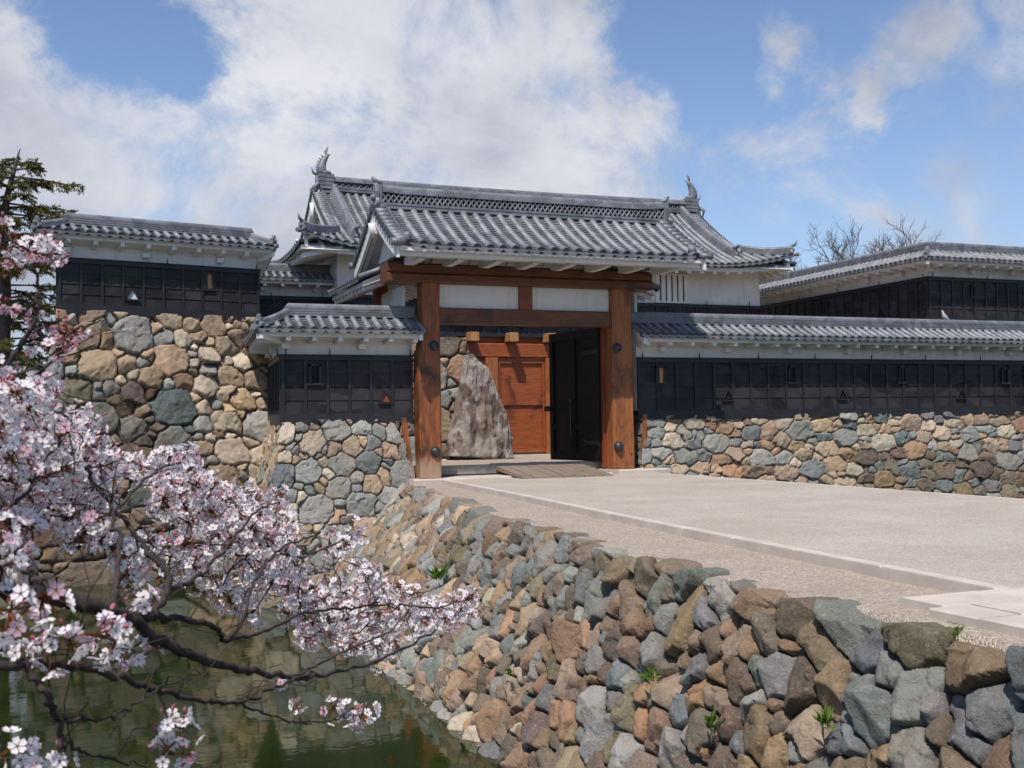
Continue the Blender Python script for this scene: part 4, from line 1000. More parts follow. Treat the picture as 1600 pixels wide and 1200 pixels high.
# small rear roofs over the side bays
for xc, s in ((7.06, -1), (12.96, 1)):
    b = MB(); zr = 4.98; rn = .93; sz_ = lambda t_: zr-.40*(1.15*t_/rn-.15*(t_/rn)**2); y0, y1 = 25.05, 28.2
    for sx_ in (-1, 1): slope(b, (xc, y0, 0), (0,1,0), (sx_,0,0), rn, sz_, 0, y1-y0, .20, rr=.06, pl=.10)
    ridge(b, [(xc, y0-.05, zr-.02), (xc, y1+.05, zr-.02)], (1,0,0), .2, .16, 2, .06)
    for ye, se in ((y0, -1), (y1, 1)):
        for sx_ in (-1, 1):
            b.tube([(xc, ye+se*.06, zr+.04), (xc+sx_*rn*.5, ye+se*.06, sz_(rn*.5)+.04), (xc+sx_*(rn+.02), ye+se*.06, sz_(rn)+.04)], .065, 8)
    rr_ = part('rear_roof', b, ['tile', 'tile_shaded'], fix=False)
    b = MB()
    for sx_ in (-1, 1):
        xo = xc+sx_*(rn-.03); 
        b.hexa([(xc, y0-.03, zr-.25), (xo-sx_*.06, y0-.03, zr-.56), (xo-sx_*.06, y1+.03, zr-.56), (xc, y1+.03, zr-.25), (xc, y0-.03, zr-.06), (xo-sx_*.06, y0-.03, zr-.45), (xo-sx_*.06, y1+.03, zr-.45), (xc, y1+.03, zr-.06)])
        for j in range(9):
            y = y0+.1+(y1-y0-.25)*j/8; xi = xc+sx_*.2; xq = xc+sx_*(rn-.12); lo, hi = sorted((xi, xq))
            b.hexa([(xi, y, zr-.46), (xi, y+.09, zr-.46), (xq, y+.09, zr-.66), (xq, y, zr-.66), (xi, y, zr-.36), (xi, y+.09, zr-.36), (xq, y+.09, zr-.56), (xq, y, zr-.56)])
    part('rear_eave', b, 'plaster', rr_)

# plank ramp, stepping stones
b = MB()
random.seed(12)
for j in range(9):
    x0 = 9.35+j*.25; dz = random.uniform(-.006, .006); yj = random.uniform(-.02, .02)
    b.hexa([(x0+.009, 23.14+yj, -.03), (x0+.241, 23.14+yj, -.03), (x0+.241, 25.3, .16), (x0+.009, 25.3, .16), (x0+.009, 23.14+yj, .025+dz), (x0+.241, 23.14+yj, .025+dz), (x0+.241, 25.3, .275+dz), (x0+.009, 25.3, .275+dz)])
tag(b.build('wooden_ramp', 'plank_wood'), 'weathered plank ramp laid over the threshold of the gate', 'ramp')
b = MB()
for (x0, x1, y0, y1, z) in ((7.0, 8.4, 23.75, 24.85, .02), (8.41, 9.9, 23.9, 24.85, .025), (9.91, 12.0, 24.0, 24.88, .02), (12.01, 13.4, 23.7, 24.8, .09)):
    b.bev((x0, y0, -.2), (x1, y1, z), .02)
structure(b.build('stone_sill', 'granite'))

# ================================================================ gatehouse behind
Y2 = thing('gatehouse', (16, 38, 0), 'large gatehouse with white plaster walls and a hipped gable roof with fish finials', 'gatehouse')
WX0, WX1, WY0, WY1 = 8.1, 24.34, 36.0, 43.0
b = MB(); b.box((WX0, WY0, 5.53), (WX1, WY1, 7.2)); part('plaster_wall', b, 'plaster', Y2)
b = MB(); b.box((WX0-.03, WY0-.04, 4.25), (WX1+.03, WY1+.04, 5.52), 0); b.box((WX0-.08, WY0-.10, 5.40), (WX1+.08, WY1+.1, 5.50), 1); b.box((WX0-.07, WY0-.08, 4.2), (WX1+.07, WY1+.08, 4.32), 1)
n_ = int((WX1-WX0)/.56)
for i in range(n_+1): b.box((WX0+(WX1-WX0)*i/n_-.03, WY0-.075, 4.32), (WX0+(WX1-WX0)*i/n_+.03, WY0-.041, 5.4), 1)
for z in (4.68, 5.04): b.box((WX0, WY0-.06, z), (WX1, WY0-.041, z+.02), 1)
part('board_cladding', b, ['black', 'black_frame'], Y2)
for x in (21.95, 23.8, 18.0, 15.0): 
    b = MB(); b.tube([(x, WY0-.1, 5.48), (x, WY0-.12, 5.62), (x-.02, WY0-.16, 5.70)], [.02, .018, .008], 5); part('iron_hook', b, 'iron', Y2)
for xc in (20.55, 15.8, 11.2):
    b = MB(); b.box((xc-.62, WY0-.012, 5.60), (xc+.62, WY0-.002, 6.56)); wn = part('slat_window', b, 'hole_shade', Y2)  # flat near-black plate paints the darkness behind the slats
    b = MB()
    for i in range(6): b.box((xc-.62+i*.24-.085, WY0-.06, 5.60), (xc-.62+i*.24+.085, WY0-.013, 6.56))
    b.box((xc-.72, WY0-.07, 6.56), (xc+.72, WY0-.003, 6.62)); b.box((xc-.72, WY0-.07, 5.54), (xc+.72, WY0-.003, 5.60)); part('window_slats', b, 'plaster', wn)
# lower storey woodwork
b = MB(); b.bev((12.3, 35.98, 3.50), (24.2, 36.3, 3.98), .03); b.box((12.3, 36.1, 3.985), (24.2, 36.3, 4.2)); part('lintel_beam', b, 'door_wood', Y2)
for x in (13.22, 15.45, 19.8, 23.6): 
    b = MB(); b.bev((x, 35.96, .12), (x+.46, 36.35, 3.495), .025); part('post', b, 'post_wood_light', Y2)
for (x0, x1) in ((12.0, 13.21), (13.69, 15.44), (15.92, 19.79)):
    b = MB(); b.box((x0, 36.14, .2), (x1, 36.24, 3.495))
    for z0, z1 in ((.2, .38), (1.85, 2.12), (3.3, 3.49)): b.box((x0+.003, 36.07, z0), (x1-.003, 36.139, z1))
    b.box((x0+.002, 36.06, .39), (x0+.09, 36.138, 3.29)); b.box((x1-.09, 36.06, .39), (x1-.002, 36.138, 3.29)); part('door_panel', b, 'door_wood', Y2)
b = MB(); b.box((12.4, 35.7, .0), (20, 36.3, .13)); part('foundation_stone', b, 'granite', Y2)
for x in (12.65, 14.08, 15.50, 17.1, 18.7, 20.3, 21.9):
    b = MB(); b.bev((x-.15, 35.45, 4.02), (x+.15, 36.2, 4.32), .015); part('beam_end', b, 'end_wood', Y2)
for q_ in ((20.5, 36.0, 24.3), (8.2, 36.4, 11.9)):
    b = MB(); b.box((q_[0], q_[1], 0), (q_[2], 43, 4.19)); part('inner_wall', b, 'plaster', Y2)
# roof: front and rear slopes with hips below the gables, side skirts
YG, ZG, RG = 39.5, 9.62, 4.72
wz_ = lambda t_: ZG-2.80*(1.30*t_/RG-.30*(t_/RG)**2)
GX0, GX1 = 8.05, 23.75; tg = 3.45; ext = 1.42
UL = GX1-GX0
glo = lambda u, t_: .045*max(0, abs(u-UL/2)-(UL/2-2.2))**2*max(0, (t_/RG))**2*.9
def lim(u):
    e = max(-u, u-UL); return 0 if e <= 0 else tg+e/ext*(RG-tg)
b = MB()
for s in (-1, 1): slope(b, (GX0, YG, 0), (1,0,0), (0,s,0), RG, wz_, -ext, UL+ext, .292, rr=.082, tl=.34, pl=.13, lim0=lim, lift=glo)
# side skirts: same height as the front slope where they meet
for xe, s in ((GX0, -1), (GX1, 1)):
    org = (xe-s*(tg*ext/(RG-tg)), YG, 0); k = ext/(RG-tg)
    zs = lambda tt: wz_(max(0, min(RG, tt/k))) 
    half = RG
    def l0s(u): return max(tg*k, abs(u)*k)
    slope(b, org, (0,1,0), (s,0,0), RG*k, zs, -half, half, .292, rr=.08, tl=.3, pl=.12, lim0=l0s, lift=lambda u, t_: .045*max(0, abs(u)-(half-2.2))**2*.9)
    for sy in (-1, 1):
        kk = 26
        for j in range(kk):
            t_ = .12+(tg-.1)*j/(kk-1); y = YG+sy*t_; z = wz_(t_)+.035
            b.tube([(xe-s*.38, y, z+.02), (xe+s*.06, y, z)], .060, 7); b.tube([(xe+s*.06, y, z), (xe+s*.085, y, z)], .072, 8, mi=1)
rf2 = part('tiled_roof', b, ['tile', 'tile_shaded'], Y2, fix=False)
b = MB()
for s in (-1, 1):
    ts = np.linspace(0, RG-.05, 9)
    for i in range(8):
        t0, t1 = ts[i], ts[i+1]; e0 = (max(0, t0-tg))*ext/(RG-tg); e1 = (max(0, t1-tg))*ext/(RG-tg)
        b.add([(GX0-e0, YG+s*t0, wz_(t0)-.05), (GX1+e0, YG+s*t0, wz_(t0)-.05), (GX1+e1, YG+s*t1, wz_(t1)-.05), (GX0-e1, YG+s*t1, wz_(t1)-.05)], [(0,1,2,3)])
    ye = YG+s*(RG-.16); ze = wz_(RG)-.05
    for (xa_, xb_, la, lb) in ((GX0-ext+.1, GX0+1.2, .17, .0), (GX0+1.2, GX1-1.2, 0, 0), (GX1-1.2, GX1+ext-.1, 0, .17)):
        y_in = WY0+.01 if s < 0 else WY1-.01
        b.hexa([(xa_, ye, ze+la-.16), (xb_, ye, ze+lb-.16), (xb_, y_in, ze+.30), (xa_, y_in, ze+.30), (xa_, ye, ze+la-.02), (xb_, ye, ze+lb-.02), (xb_, y_in, ze+.5), (xa_, y_in, ze+.5)])
for xe, s in ((GX0, -1), (GX1, 1)):
    xo = xe+s*(ext-.08); xi = WX0+.01 if s < 0 else WX1-.01; ze = wz_(RG)-.05
    b.hexa([(xo, YG-RG+.1, ze+.0), (xi, WY0+.01, ze+.3), (xi, WY1-.01, ze+.3), (xo, YG+RG-.1, ze), (xo, YG-RG+.1, ze+.13), (xi, WY0+.01, ze+.5), (xi, WY1-.01, ze+.5), (xo, YG+RG-.1, ze+.13)])
part('eave_soffit', b, 'plaster', Y2)
b = MB()
k = 34
for i in range(k+1):
    x = GX0-ext+.25+(UL+2*ext-.5)*i/k; e = max(0, WX0-x, x-WX1); yi = WY0-.02-e*.8; ye = YG-RG+.14; ze = wz_(RG)-.21+(glo(x-GX0, RG)*.8)
    b.hexa([(x-.06, ye, ze-.10), (x+.06, ye, ze-.10), (x+.06, yi, ze+.22), (x-.06, yi, ze+.22), (x-.06, ye, ze+.05), (x+.06, ye, ze+.05), (x+.06, yi, ze+.36), (x-.06, yi, ze+.36)]); part('rafter', b, 'plaster', Y2); b = MB()
for i in range(20):
    y = YG-RG+.3+(2*RG-.6)*i/19
    for xe, s in ((GX0-ext+.14, 1), (GX1+ext-.14, -1)):
        xi = WX0-.02 if s > 0 else WX1+.02; ze = wz_(RG)-.21
        b.hexa([(xe, y-.06, ze-.08), (xi, y-.06, ze+.22), (xi, y+.06, ze+.22), (xe, y+.06, ze-.08), (xe, y-.06, ze+.07), (xi, y-.06, ze+.36), (xi, y+.06, ze+.36), (xe, y+.06, ze+.07)]); part('rafter', b, 'plaster', Y2); b = MB()
# gable walls and barge boards
for xe, s in ((GX0, -1), (GX1, 1)):
    b = MB(); xg = xe-s*.32; tt = tg-.02
    w_ = [(YG-tt, wz_(tg)-.3), (YG+tt, wz_(tg)-.3)]+[(YG+tt*q, wz_(tt*abs(q))-.12) for q in (.9, .7, .5, .3, .1, 0, -.1, -.3, -.5, -.7, -.9)]
    n_ = len(w_); b.add([(xg, y, z) for y, z in w_]+[(xg-s*.1, y, z) for y, z in w_], [tuple(range(n_)), tuple(range(2*n_-1, n_-1, -1))]+[(j,(j+1)%n_,n_+(j+1)%n_,n_+j) for j in range(n_)])
    part('gable_wall', b, 'plaster', Y2)
    b = MB(); x = xe-s*.06; ts = np.linspace(0, tg, 9)
    for sy in (-1, 1):
        for i in range(8):
            t0, t1 = ts[i], ts[i+1]; p = [(min(x, x+s*.08), YG+sy*t0, wz_(t0)-.46), (max(x, x+s*.08), YG+sy*t0, wz_(t0)-.46), (max(x, x+s*.08), YG+sy*t1, wz_(t1)-.40), (min(x, x+s*.08), YG+sy*t1, wz_(t1)-.40)]
            b.hexa(p+[(a_, y_, z_+(.42 if k_ in (0, 1) else .36)) for k_, (a_, y_, z_) in enumerate(p)])
    b.tube([(x+s*.1, YG, ZG-.45), (x+s*.1, YG, ZG-1.1)], [.10, .05], 6); part('barge_board', b, 'plaster', Y2)
# main ridge
b = MB(); za = ZG-.06; bw = .17; xa, xb = GX0+.28, GX1-.12
def sag(x): q = (x-(xa+xb)/2)/((xb-xa)/2); return .07*q*q
xs = np.linspace(xa, xb, 15)
b.extrude([(bw+.03,0),(bw+.03,.07),(bw,.075),(bw,.10),(bw+.02,.105),(bw+.02,.17),(-bw-.02,.17),(-bw-.02,.105),(-bw,.10),(-bw,.075),(-bw-.03,.07),(-bw-.03,0)], [(x, YG, za+sag(x)) for x in xs], (0,1,0))
b.extrude([(.05,.16),(.05,.36),(-.05,.36),(-.05,.16)], [(x, YG, za+sag(x)) for x in xs], (0,1,0), mi=1)
n_ = 70
for i in range(n_):
    u = xa+(xb-xa)*i/n_; w_ = (xb-xa)/n_; z = za+sag(u)
    for (p, q) in ((.17, .35), (.35, .17)): b.tube([(u, YG-.11, z+p), (u+w_, YG-.11, z+q)], .022, 4, cap=False)
b.extrude([(bw,.35),(bw,.41),(bw-.03,.42),(bw-.03,.45)]+[(.095*math.cos(a_), .47+.09*math.sin(a_)) for a_ in np.linspace(0, math.pi, 8)]+[(-bw+.03,.45),(-bw+.03,.42),(-bw,.41),(-bw,.35)], [(x, YG, za+sag(x)) for x in xs], (0,1,0))
rg2 = part('openwork_ridge', b, ['tile', 'tile_shaded'], Y2)
for xe, s in ((xa, -1), (xb, 1)):
    b = MB(); b.bev((min(xe-s*.45, xe+s*.12), YG-.20, za-.02), (max(xe-s*.45, xe+s*.12), YG+.20, za+.66), .03)
    for z in (.12, .26, .40, .54): b.box((min(xe-s*.46, xe+s*.13), YG-.215, za+z), (max(xe-s*.46, xe+s*.13), YG+.215, za+z+.03))
    ogre_tile(b, (xe+s*.12, YG, za-.2), (s,0,0), .62, .85)
    for sy in (-1, 1): b.tube([(xe+s*.15, YG+sy*.25, za+.3), (xe+s*.3, YG+sy*.32, za+.15), (xe+s*.26, YG+sy*.26, za-.1)], [.07, .06, .02], 7)
    b.tube([(xe+s*.1, YG, za+.6), (xe+s*.28, YG, za+.72), (xe+s*.34, YG, za+.9)], [.06, .05, .015], 7)
    part('ridge_end_tile', b, 'tile', rg2)
    # fish finial: head down, tail up and curled inwards
    b = MB(); zb_ = za+.66; xm = xe-s*.14
    spine = [(xm+s*.06, zb_, .17), (xm+s*.12, zb_+.12, .19), (xm+s*.12, zb_+.30, .165), (xm+s*.05, zb_+.48, .125), (xm-s*.04, zb_+.62, .085), (xm-s*.14, zb_+.74, .05)]
    b.tube([(x, YG, z) for x, z, r_ in spine], [r_ for *_, r_ in spine], 10)
    for (dx, dz, cx_) in ((-.28, .12, .0), (-.02, .34, .05)):
        x_, z_ = xm-s*.12, zb_+.72; b.add([(x_+s*.05, YG-.03, z_-.05), (x_+s*.05, YG+.03, z_-.05), (x_+s*dx, YG, z_+dz), (x_+s*(dx+.16), YG, z_+dz*.35), (x_+s*.12, YG-.02, z_+.02)], [(0,2,1), (0,3,2), (1,2,3), (0,1,4), (0,4,3), (1,3,4)])
    for j in range(6):
        x_ = xm+s*(.27-.035*j*j*.25); z_ = zb_+.08+.1*j; b.add([(x_, YG-.02, z_), (x_, YG+.02, z_), (x_+s*.10, YG, z_+.12), (x_-s*.04, YG, z_+.09)], [(0,1,2),(0,2,3),(1,3,2)])
    b.ball((xm, YG, zb_+.05), (.26, .2, .11), 10, 6); part('fish_finial', b, 'tile', rg2)
# descending and corner ridges
for xe, s in ((GX0, -1), (GX1, 1)):
    for sy in (-1, 1):
        b = MB(); x = xe-s*.72; ts = np.linspace(.05, 3.75, 12)
        ridge(b, [(x+s*.10*(t_/3.75)**2, YG+sy*t_, wz_(t_)+.02) for t_ in ts], (1,0,0), .30, .36, 3, .09)
        x += s*.10; ogre_tile(b, (x, YG+sy*3.78, wz_(3.78)-.02), (0,sy,0), .36, .42); b.tube([(x, YG+sy*3.7, wz_(3.7)+.36), (x, YG+sy*3.95, wz_(3.9)+.48)], [.08, .06], 8); b.ball((x, YG+sy*3.98, wz_(3.9)+.50), .08, 8, 6)
        part('descending_ridge', b, 'tile', rf2)
        b = MB(); pts = []
        for q in np.linspace(0, 1, 9):
            t_ = tg-.1+(RG-.12-tg+.1)*q; e = (t_-tg)*ext/(RG-tg); xx = xe+s*e; yy_ = YG+sy*t_; u = xx-GX0; pts.append(Vector((xx, yy_, wz_(t_)+glo(u, t_)+.02+.05*q*q)))
        dl_ = (pts[-1]-pts[0]); dl_.z = 0; dl_.normalize(); ridge(b, pts, (dl_.y, -dl_.x, 0), .24, .27, 3, .08)
        ogre_tile(b, pts[-1]+V(0,0,-.02), dl_, .30, .34); b.tube([pts[-1]+V(0,0,.24), pts[-1]+dl_*.16+V(0,0,.33), pts[-1]+dl_*.22+V(0,0,.48)], [.06, .05, .015], 7); b.tube([pts[-1]+V(0,0,-.06), pts[-1]+dl_*.28+V(0,0,-.05)], [.06, .075], 8)
        part('corner_ridge', b, 'tile', rf2)


# ================================================================ trees, blossom, small life
def crv(pts, n=6):      # smooth line through points
    P = [Vector(p) for p in pts]; P = [P[0]*2-P[1]]+P+[P[-1]*2-P[-2]]; out = []
    for i in range(1, len(P)-2):
        for k in range(n):
            t_ = k/n; a, b, c, d = P[i-1], P[i], P[i+1], P[i+2]
            out.append(.5*((2*b)+(c-a)*t_+(2*a-5*b+4*c-d)*t_*t_+(3*b-a-3*c+d)*t_**3))
    out.append(P[-2]); return out
random.seed(21); RN = np.random.RandomState(21)
tree = thing('cherry_tree', (-3.3, 1.0, -.42), 'cherry tree in full pale pink blossom reaching over the moat from the left', 'cherry tree')
bk = MB(); nodes = []
def limb(spec, r0, r1, sides=8, wob=.004):
    P = crv([at(x, y, d) if len(q) == 3 else Vector(q) for q in spec for (x, y, d) in [q[:3]]], 7); n = len(P); out = []; rr = []
    for i, p in enumerate(P):
        q = p+Vector((random.gauss(0, wob), random.gauss(0, wob), random.gauss(0, wob))); out.append(q); rr.append((r0+(r1-r0)*(i/(n-1))**.8)*random.uniform(.93, 1.10))
    bk.tube(out, rr, sides); nodes.extend((p, r) for p, r in zip(out, rr)); return out
LIM = [
 ([(-260, 860, 2.7), (-120, 895, 2.65), (0, 920, 2.7), (60, 930, 2.75), (110, 940, 2.8), (165, 950, 2.85), (210, 972, 2.95), (260, 1007, 3.1), (320, 1030, 3.3), (380, 1047, 3.5), (435, 1056, 3.75), (480, 1058, 3.95), (550, 1044, 4.3), (625, 1018, 4.7), (680, 985, 5.0)], .026, .004),
 ([(205, 966, 2.93), (250, 962, 3.1), (310, 970, 3.25), (342, 984, 3.4), (352, 1000, 3.5), (380, 970, 3.6), (390, 925, 3.7), (412, 885, 3.8), (450, 850, 4.0), (500, 835, 4.3)], .011, .003),
 ([(-240, 1000, 2.3), (-80, 955, 2.35), (40, 950, 2.4), (110, 1042, 2.5), (165, 1050, 2.6), (225, 1072, 2.8), (280, 1088, 2.95), (340, 1097, 3.15), (390, 1092, 3.3), (440, 1075, 3.5), (500, 1052, 3.8), (560, 1040, 4.2)][:1]+[(-80, 1030, 2.35), (40, 1037, 2.4), (110, 1040, 2.5), (165, 1050, 2.6), (225, 1072, 2.8), (280, 1088, 2.95), (340, 1097, 3.15), (390, 1092, 3.3), (440, 1070, 3.5), (490, 1048, 3.8)], .011, .004),
 ([(40, 1038, 2.4), (65, 1080, 2.4), (88, 1115, 2.42), (95, 1150, 2.44), (95, 1185, 2.46), (92, 1230, 2.5)], .008, .005),
 ([(97, 1118, 2.42), (150, 1124, 2.5), (185, 1118, 2.6), (240, 1082, 2.8), (300, 1050, 3.0)], .004, .002),
 ([(97, 1162, 2.44), (140, 1178, 2.5), (185, 1190, 2.55), (240, 1192, 2.62), (262, 1165, 2.65)], .004, .002),
 ([(370, 1098, 3.3), (425, 1120, 3.5), (480, 1131, 3.7), (520, 1124, 3.8), (560, 1118, 3.9)], .004, .002),
 ([(240, 965, 3.05), (262, 920, 3.1), (255, 885, 3.15), (240, 872, 3.2), (215, 842, 3.25), (175, 790, 3.3), (140, 740, 3.35), (125, 690, 3.4), (90, 640, 3.45)], .012, .004),
 ([(175, 952, 2.87), (184, 900, 3.0), (186, 850, 3.1), (182, 800, 3.2), (230, 745, 3.4), (275, 725, 3.6)], .009, .003),
 ([(80, 935, 2.78), (40, 880, 2.9), (10, 800, 3.0), (-30, 720, 3.1), (-60, 640, 3.2)], .014, .006),
 ([(10, 800, 3.0), (50, 760, 3.15), (80, 700, 3.3), (90, 650, 3.4)], .006, .003),
 ([(352, 1000, 3.5), (400, 990, 3.8), (470, 960, 4.2), (540, 950, 4.6), (610, 945, 5.0), (680, 950, 5.4), (735, 935, 5.7)], .007, .003),
 ([(260, 920, 3.1), (310, 900, 3.4), (350, 860, 3.7), (400, 800, 4.0), (435, 785, 4.2)], .007, .003),
 ([(-200, 700, 2.6), (-60, 640, 3.2), (0, 590, 3.3), (30, 540, 3.3), (60, 480, 3.3), (100, 500, 3.35), (60, 430, 3.3), (20, 380, 3.3)][:4]+[(55, 500, 3.3), (60, 440, 3.3), (30, 380, 3.3)], .012, .003),
 ([(30, 540, 3.3), (80, 525, 3.35), (130, 510, 3.4), (175, 488, 3.45)], .006, .002),
 ([(0, 590, 3.3), (50, 590, 3.35), (90, 560, 3.4), (150, 540, 3.45)], .006, .002),
 ([(460, 1058, 3.85), (530, 1020, 4.2), (600, 990, 4.6), (640, 950, 4.9), (645, 925, 5.0)], .005, .002),
 ([(-300, 820, 3.3), (-100, 800, 3.4), (60, 790, 3.5), (130, 830, 3.6), (200, 860, 3.8), (290, 850, 4.0), (380, 840, 4.3), (470, 870, 4.6), (560, 830, 5.0)], .012, .003),
]
for sp, r0, r1 in LIM: limb(sp, r0, r1, 9 if r0 > .02 else 7)
# trunk and rising limbs outside the picture
tk = MB()
f0 = at(-260, 860, 2.7)
def tubeup(pts, rads): 
    P = crv(pts, 6); n = len(P); rr = np.interp(np.linspace(0, len(rads)-1, n), range(len(rads)), rads); tk.tube(P, [r_*random.uniform(.94, 1.07) for r_ in rr], 12)
tubeup([(-3.35, 1.0, -.8), (-3.3, 1.02, -.1), (-3.2, 1.1, .5), (-3.05, 1.2, 1.0), (-3.0, 1.35, 1.7), (-3.3, 1.6, 2.6), (-3.6, 1.7, 3.4)], [.26, .20, .18, .17, .12, .08, .04])
tubeup([(-3.15, 1.1, .55), (-2.5, 1.4, .85), f0], [.12, .06, .026]); tubeup([(-3.1, 1.15, .8), tuple(at(-240, 1000, 2.3)+Vector((-.3, -.1, .05))), at(-240, 1000, 2.3)], [.09, .03, .013])
tubeup([(-3.05, 1.25, 1.2), (-2.4, 1.6, 1.3), at(-300, 820, 3.3)], [.08, .035, .012]); tubeup([(-3.0, 1.3, 1.5), (-2.3, 1.6, 1.6), at(-200, 700, 2.6)], [.08, .035, .012])
tk.build('trunk', 'bark', tree)
# blossom clusters: where the crown hangs, at real distances
POLY = [(-60, 600), (60, 598), (95, 625), (130, 640), (150, 690), (185, 705), (240, 735), (262, 705), (300, 712), (312, 745), (350, 740), (415, 775), (440, 765), (445, 800), (480, 850), (540, 815), (560, 828), (535, 870), (590, 890), (610, 905), (655, 915), (650, 945), (742, 925), (735, 960), (690, 985), (640, 1000), (590, 1035), (540, 1005), (480, 1000), (430, 960), (380, 985), (330, 930), (290, 905), (200, 925), (150, 885), (60, 880), (-60, 900)]
def inside(x, y, P):
    c = False; j = len(P)-1
    for i in range(len(P)):
        if (P[i][1] > y) != (P[j][1] > y) and x < (P[j][0]-P[i][0])*(y-P[i][1])/(P[j][1]-P[i][1])+P[i][0]: c = not c
        j = i
    return c
T = []
while len(T) < 640:
    x, y = random.uniform(-60, 745), random.uniform(595, 1040)
    if not inside(x, y, POLY): continue
    if y > 870 and x < 380 and random.random() < .6: continue
    gap = vnoise([[x/70, y/55, 3]], 5)[0]
    if gap < .22: continue
    d = 2.7+max(0, x)*.0042+random.uniform(-.2, 1.3)+(.2 if y < 800 else 0); T.append((x, y, d, 1.0, .17))
for x, y, d, s in ((66, 928, 2.25, 1.1), (15, 955, 2.2, 1.2), (10, 985, 2.25, 1.0), (110, 1000, 2.4, .9), (85, 1015, 2.4, .9), (150, 990, 2.45, 1.0), (180, 1005, 2.5, .9), (165, 985, 2.5, .8), (205, 1015, 3.0, .7), (235, 1018, 3.1, .6), (40, 1020, 2.4, .5),
                   (265, 1125, 2.6, .8), (285, 1140, 2.62, .75), (262, 1172, 2.62, .85), (285, 1178, 2.66, .6), (20, 1168, 2.4, .8), (90, 1192, 2.45, .8), (40, 1198, 2.4, .8), (520, 1108, 3.9, .75), (542, 1112, 3.9, .8), (562, 1120, 3.95, .75), (575, 1112, 3.95, .7), (465, 1101, 3.7, .35), (215, 930, 3.0, .7), (228, 940, 3.0, .6), (440, 1068, 4.1, .25),
                   (283, 722, 3.6, .8), (432, 795, 4.2, .8), (560, 835, 5.0, .9), (540, 850, 4.9, .9), (645, 925, 5.0, .8), (735, 935, 5.7, .8), (720, 950, 5.6, .9), (700, 965, 5.4, .9), (660, 970, 5.2, .9), (640, 960, 5.1, .9)):
    T.append((x, y, d, s, .12))
for x, y, s, pk in ((20, 385, .8, .45), (45, 390, .8, .35), (70, 392, .7, .3), (15, 420, .6, .6), (75, 385, .7, .4), (10, 480, .6, .7), (60, 500, .6, .6), (90, 505, .6, .8), (105, 515, .6, .85), (100, 530, .6, .85), (75, 385, .7, .3), (78, 398, .7, .3), (50, 540, .5, .8), (88, 545, .6, .7), (125, 520, .5, .8), (5, 360, .7, .4), (0, 570, .9, .5), (10, 600, .9, .5), (30, 610, .9, .3)):
    T.append((x, y, random.uniform(3.1, 3.5), s, pk))
tw = MB(); NP = [np.array(p) for p, r in nodes]; clusters = []
T3 = [(np.array(at(x, y, d)), s, pk) for x, y, d, s, pk in T]
arr = np.array(NP); remaining = list(range(len(T3))); TP = np.array([q[0] for q in T3]); best = np.full(len(T3), 9e9); bi = np.zeros(len(T3), int)
for i in range(len(T3)):
    d = np.linalg.norm(arr-TP[i], axis=1); bi[i] = d.argmin(); best[i] = d.min()
rem = np.ones(len(T3), bool); allp = list(arr)
while rem.any():
    i = int(np.where(rem, best, 9e9).argmin()); rem[i] = False; a = Vector(allp[bi[i]]); b = Vector(TP[i]); L = (b-a).length
    off = Vector((random.gauss(0, .12), random.gauss(0, .12), -abs(random.gauss(0, .10))))*L; k = max(2, int(L/.10)+1); pts = []
    for j in range(k+1):
        s_ = j/k; p = a.lerp(b, s_)+off*math.sin(math.pi*s_)+Vector((random.gauss(0, .003), random.gauss(0, .003), random.gauss(0, .003))); pts.append(p)
    tw.tube(pts, [.0036-.0021*j/k for j in range(k+1)], 5); clusters.append((b, T3[i][1], T3[i][2]))
    for m_ in (.35, .7):      # blossom along the longer twigs too
        if L > .22: clusters.append((a.lerp(b, m_)+off*math.sin(math.pi*m_), T3[i][1]*.75, T3[i][2]))
    new = [np.array(p) for p in pts[1:]]; base = len(allp); allp += new
    if rem.any():
        idx = np.where(rem)[0]
        for c, q in enumerate(new):
            d = np.linalg.norm(TP[idx]-q, axis=1)*1.02; up_ = d < best[idx]; best[idx[up_]] = d[up_]; bi[idx[up_]] = base+c
# bare side twigs and spurs
for _ in range(330):
    p = Vector(allp[random.randrange(len(allp))]); dr = Vector((random.gauss(.3, 1), random.gauss(.2, 1), random.gauss(.1, .7))).normalized(); L = random.uniform(.03, .22)**1.0; q = p+dr*L*.5+Vector((0, 0, .02)); e = p+dr*L+Vector((0, 0, random.uniform(-.02, .06)))
    q += Vector((random.gauss(0, .015), random.gauss(0, .015), random.gauss(0, .015))); tw.tube([p, p.lerp(q, .5)+Vector((0, 0, random.gauss(0, .006))), q, e], [.0022, .0018, .0015, .0009], 4)
bk.build('branches', 'bark', tree); tw.build('twigs', 'twig', tree)
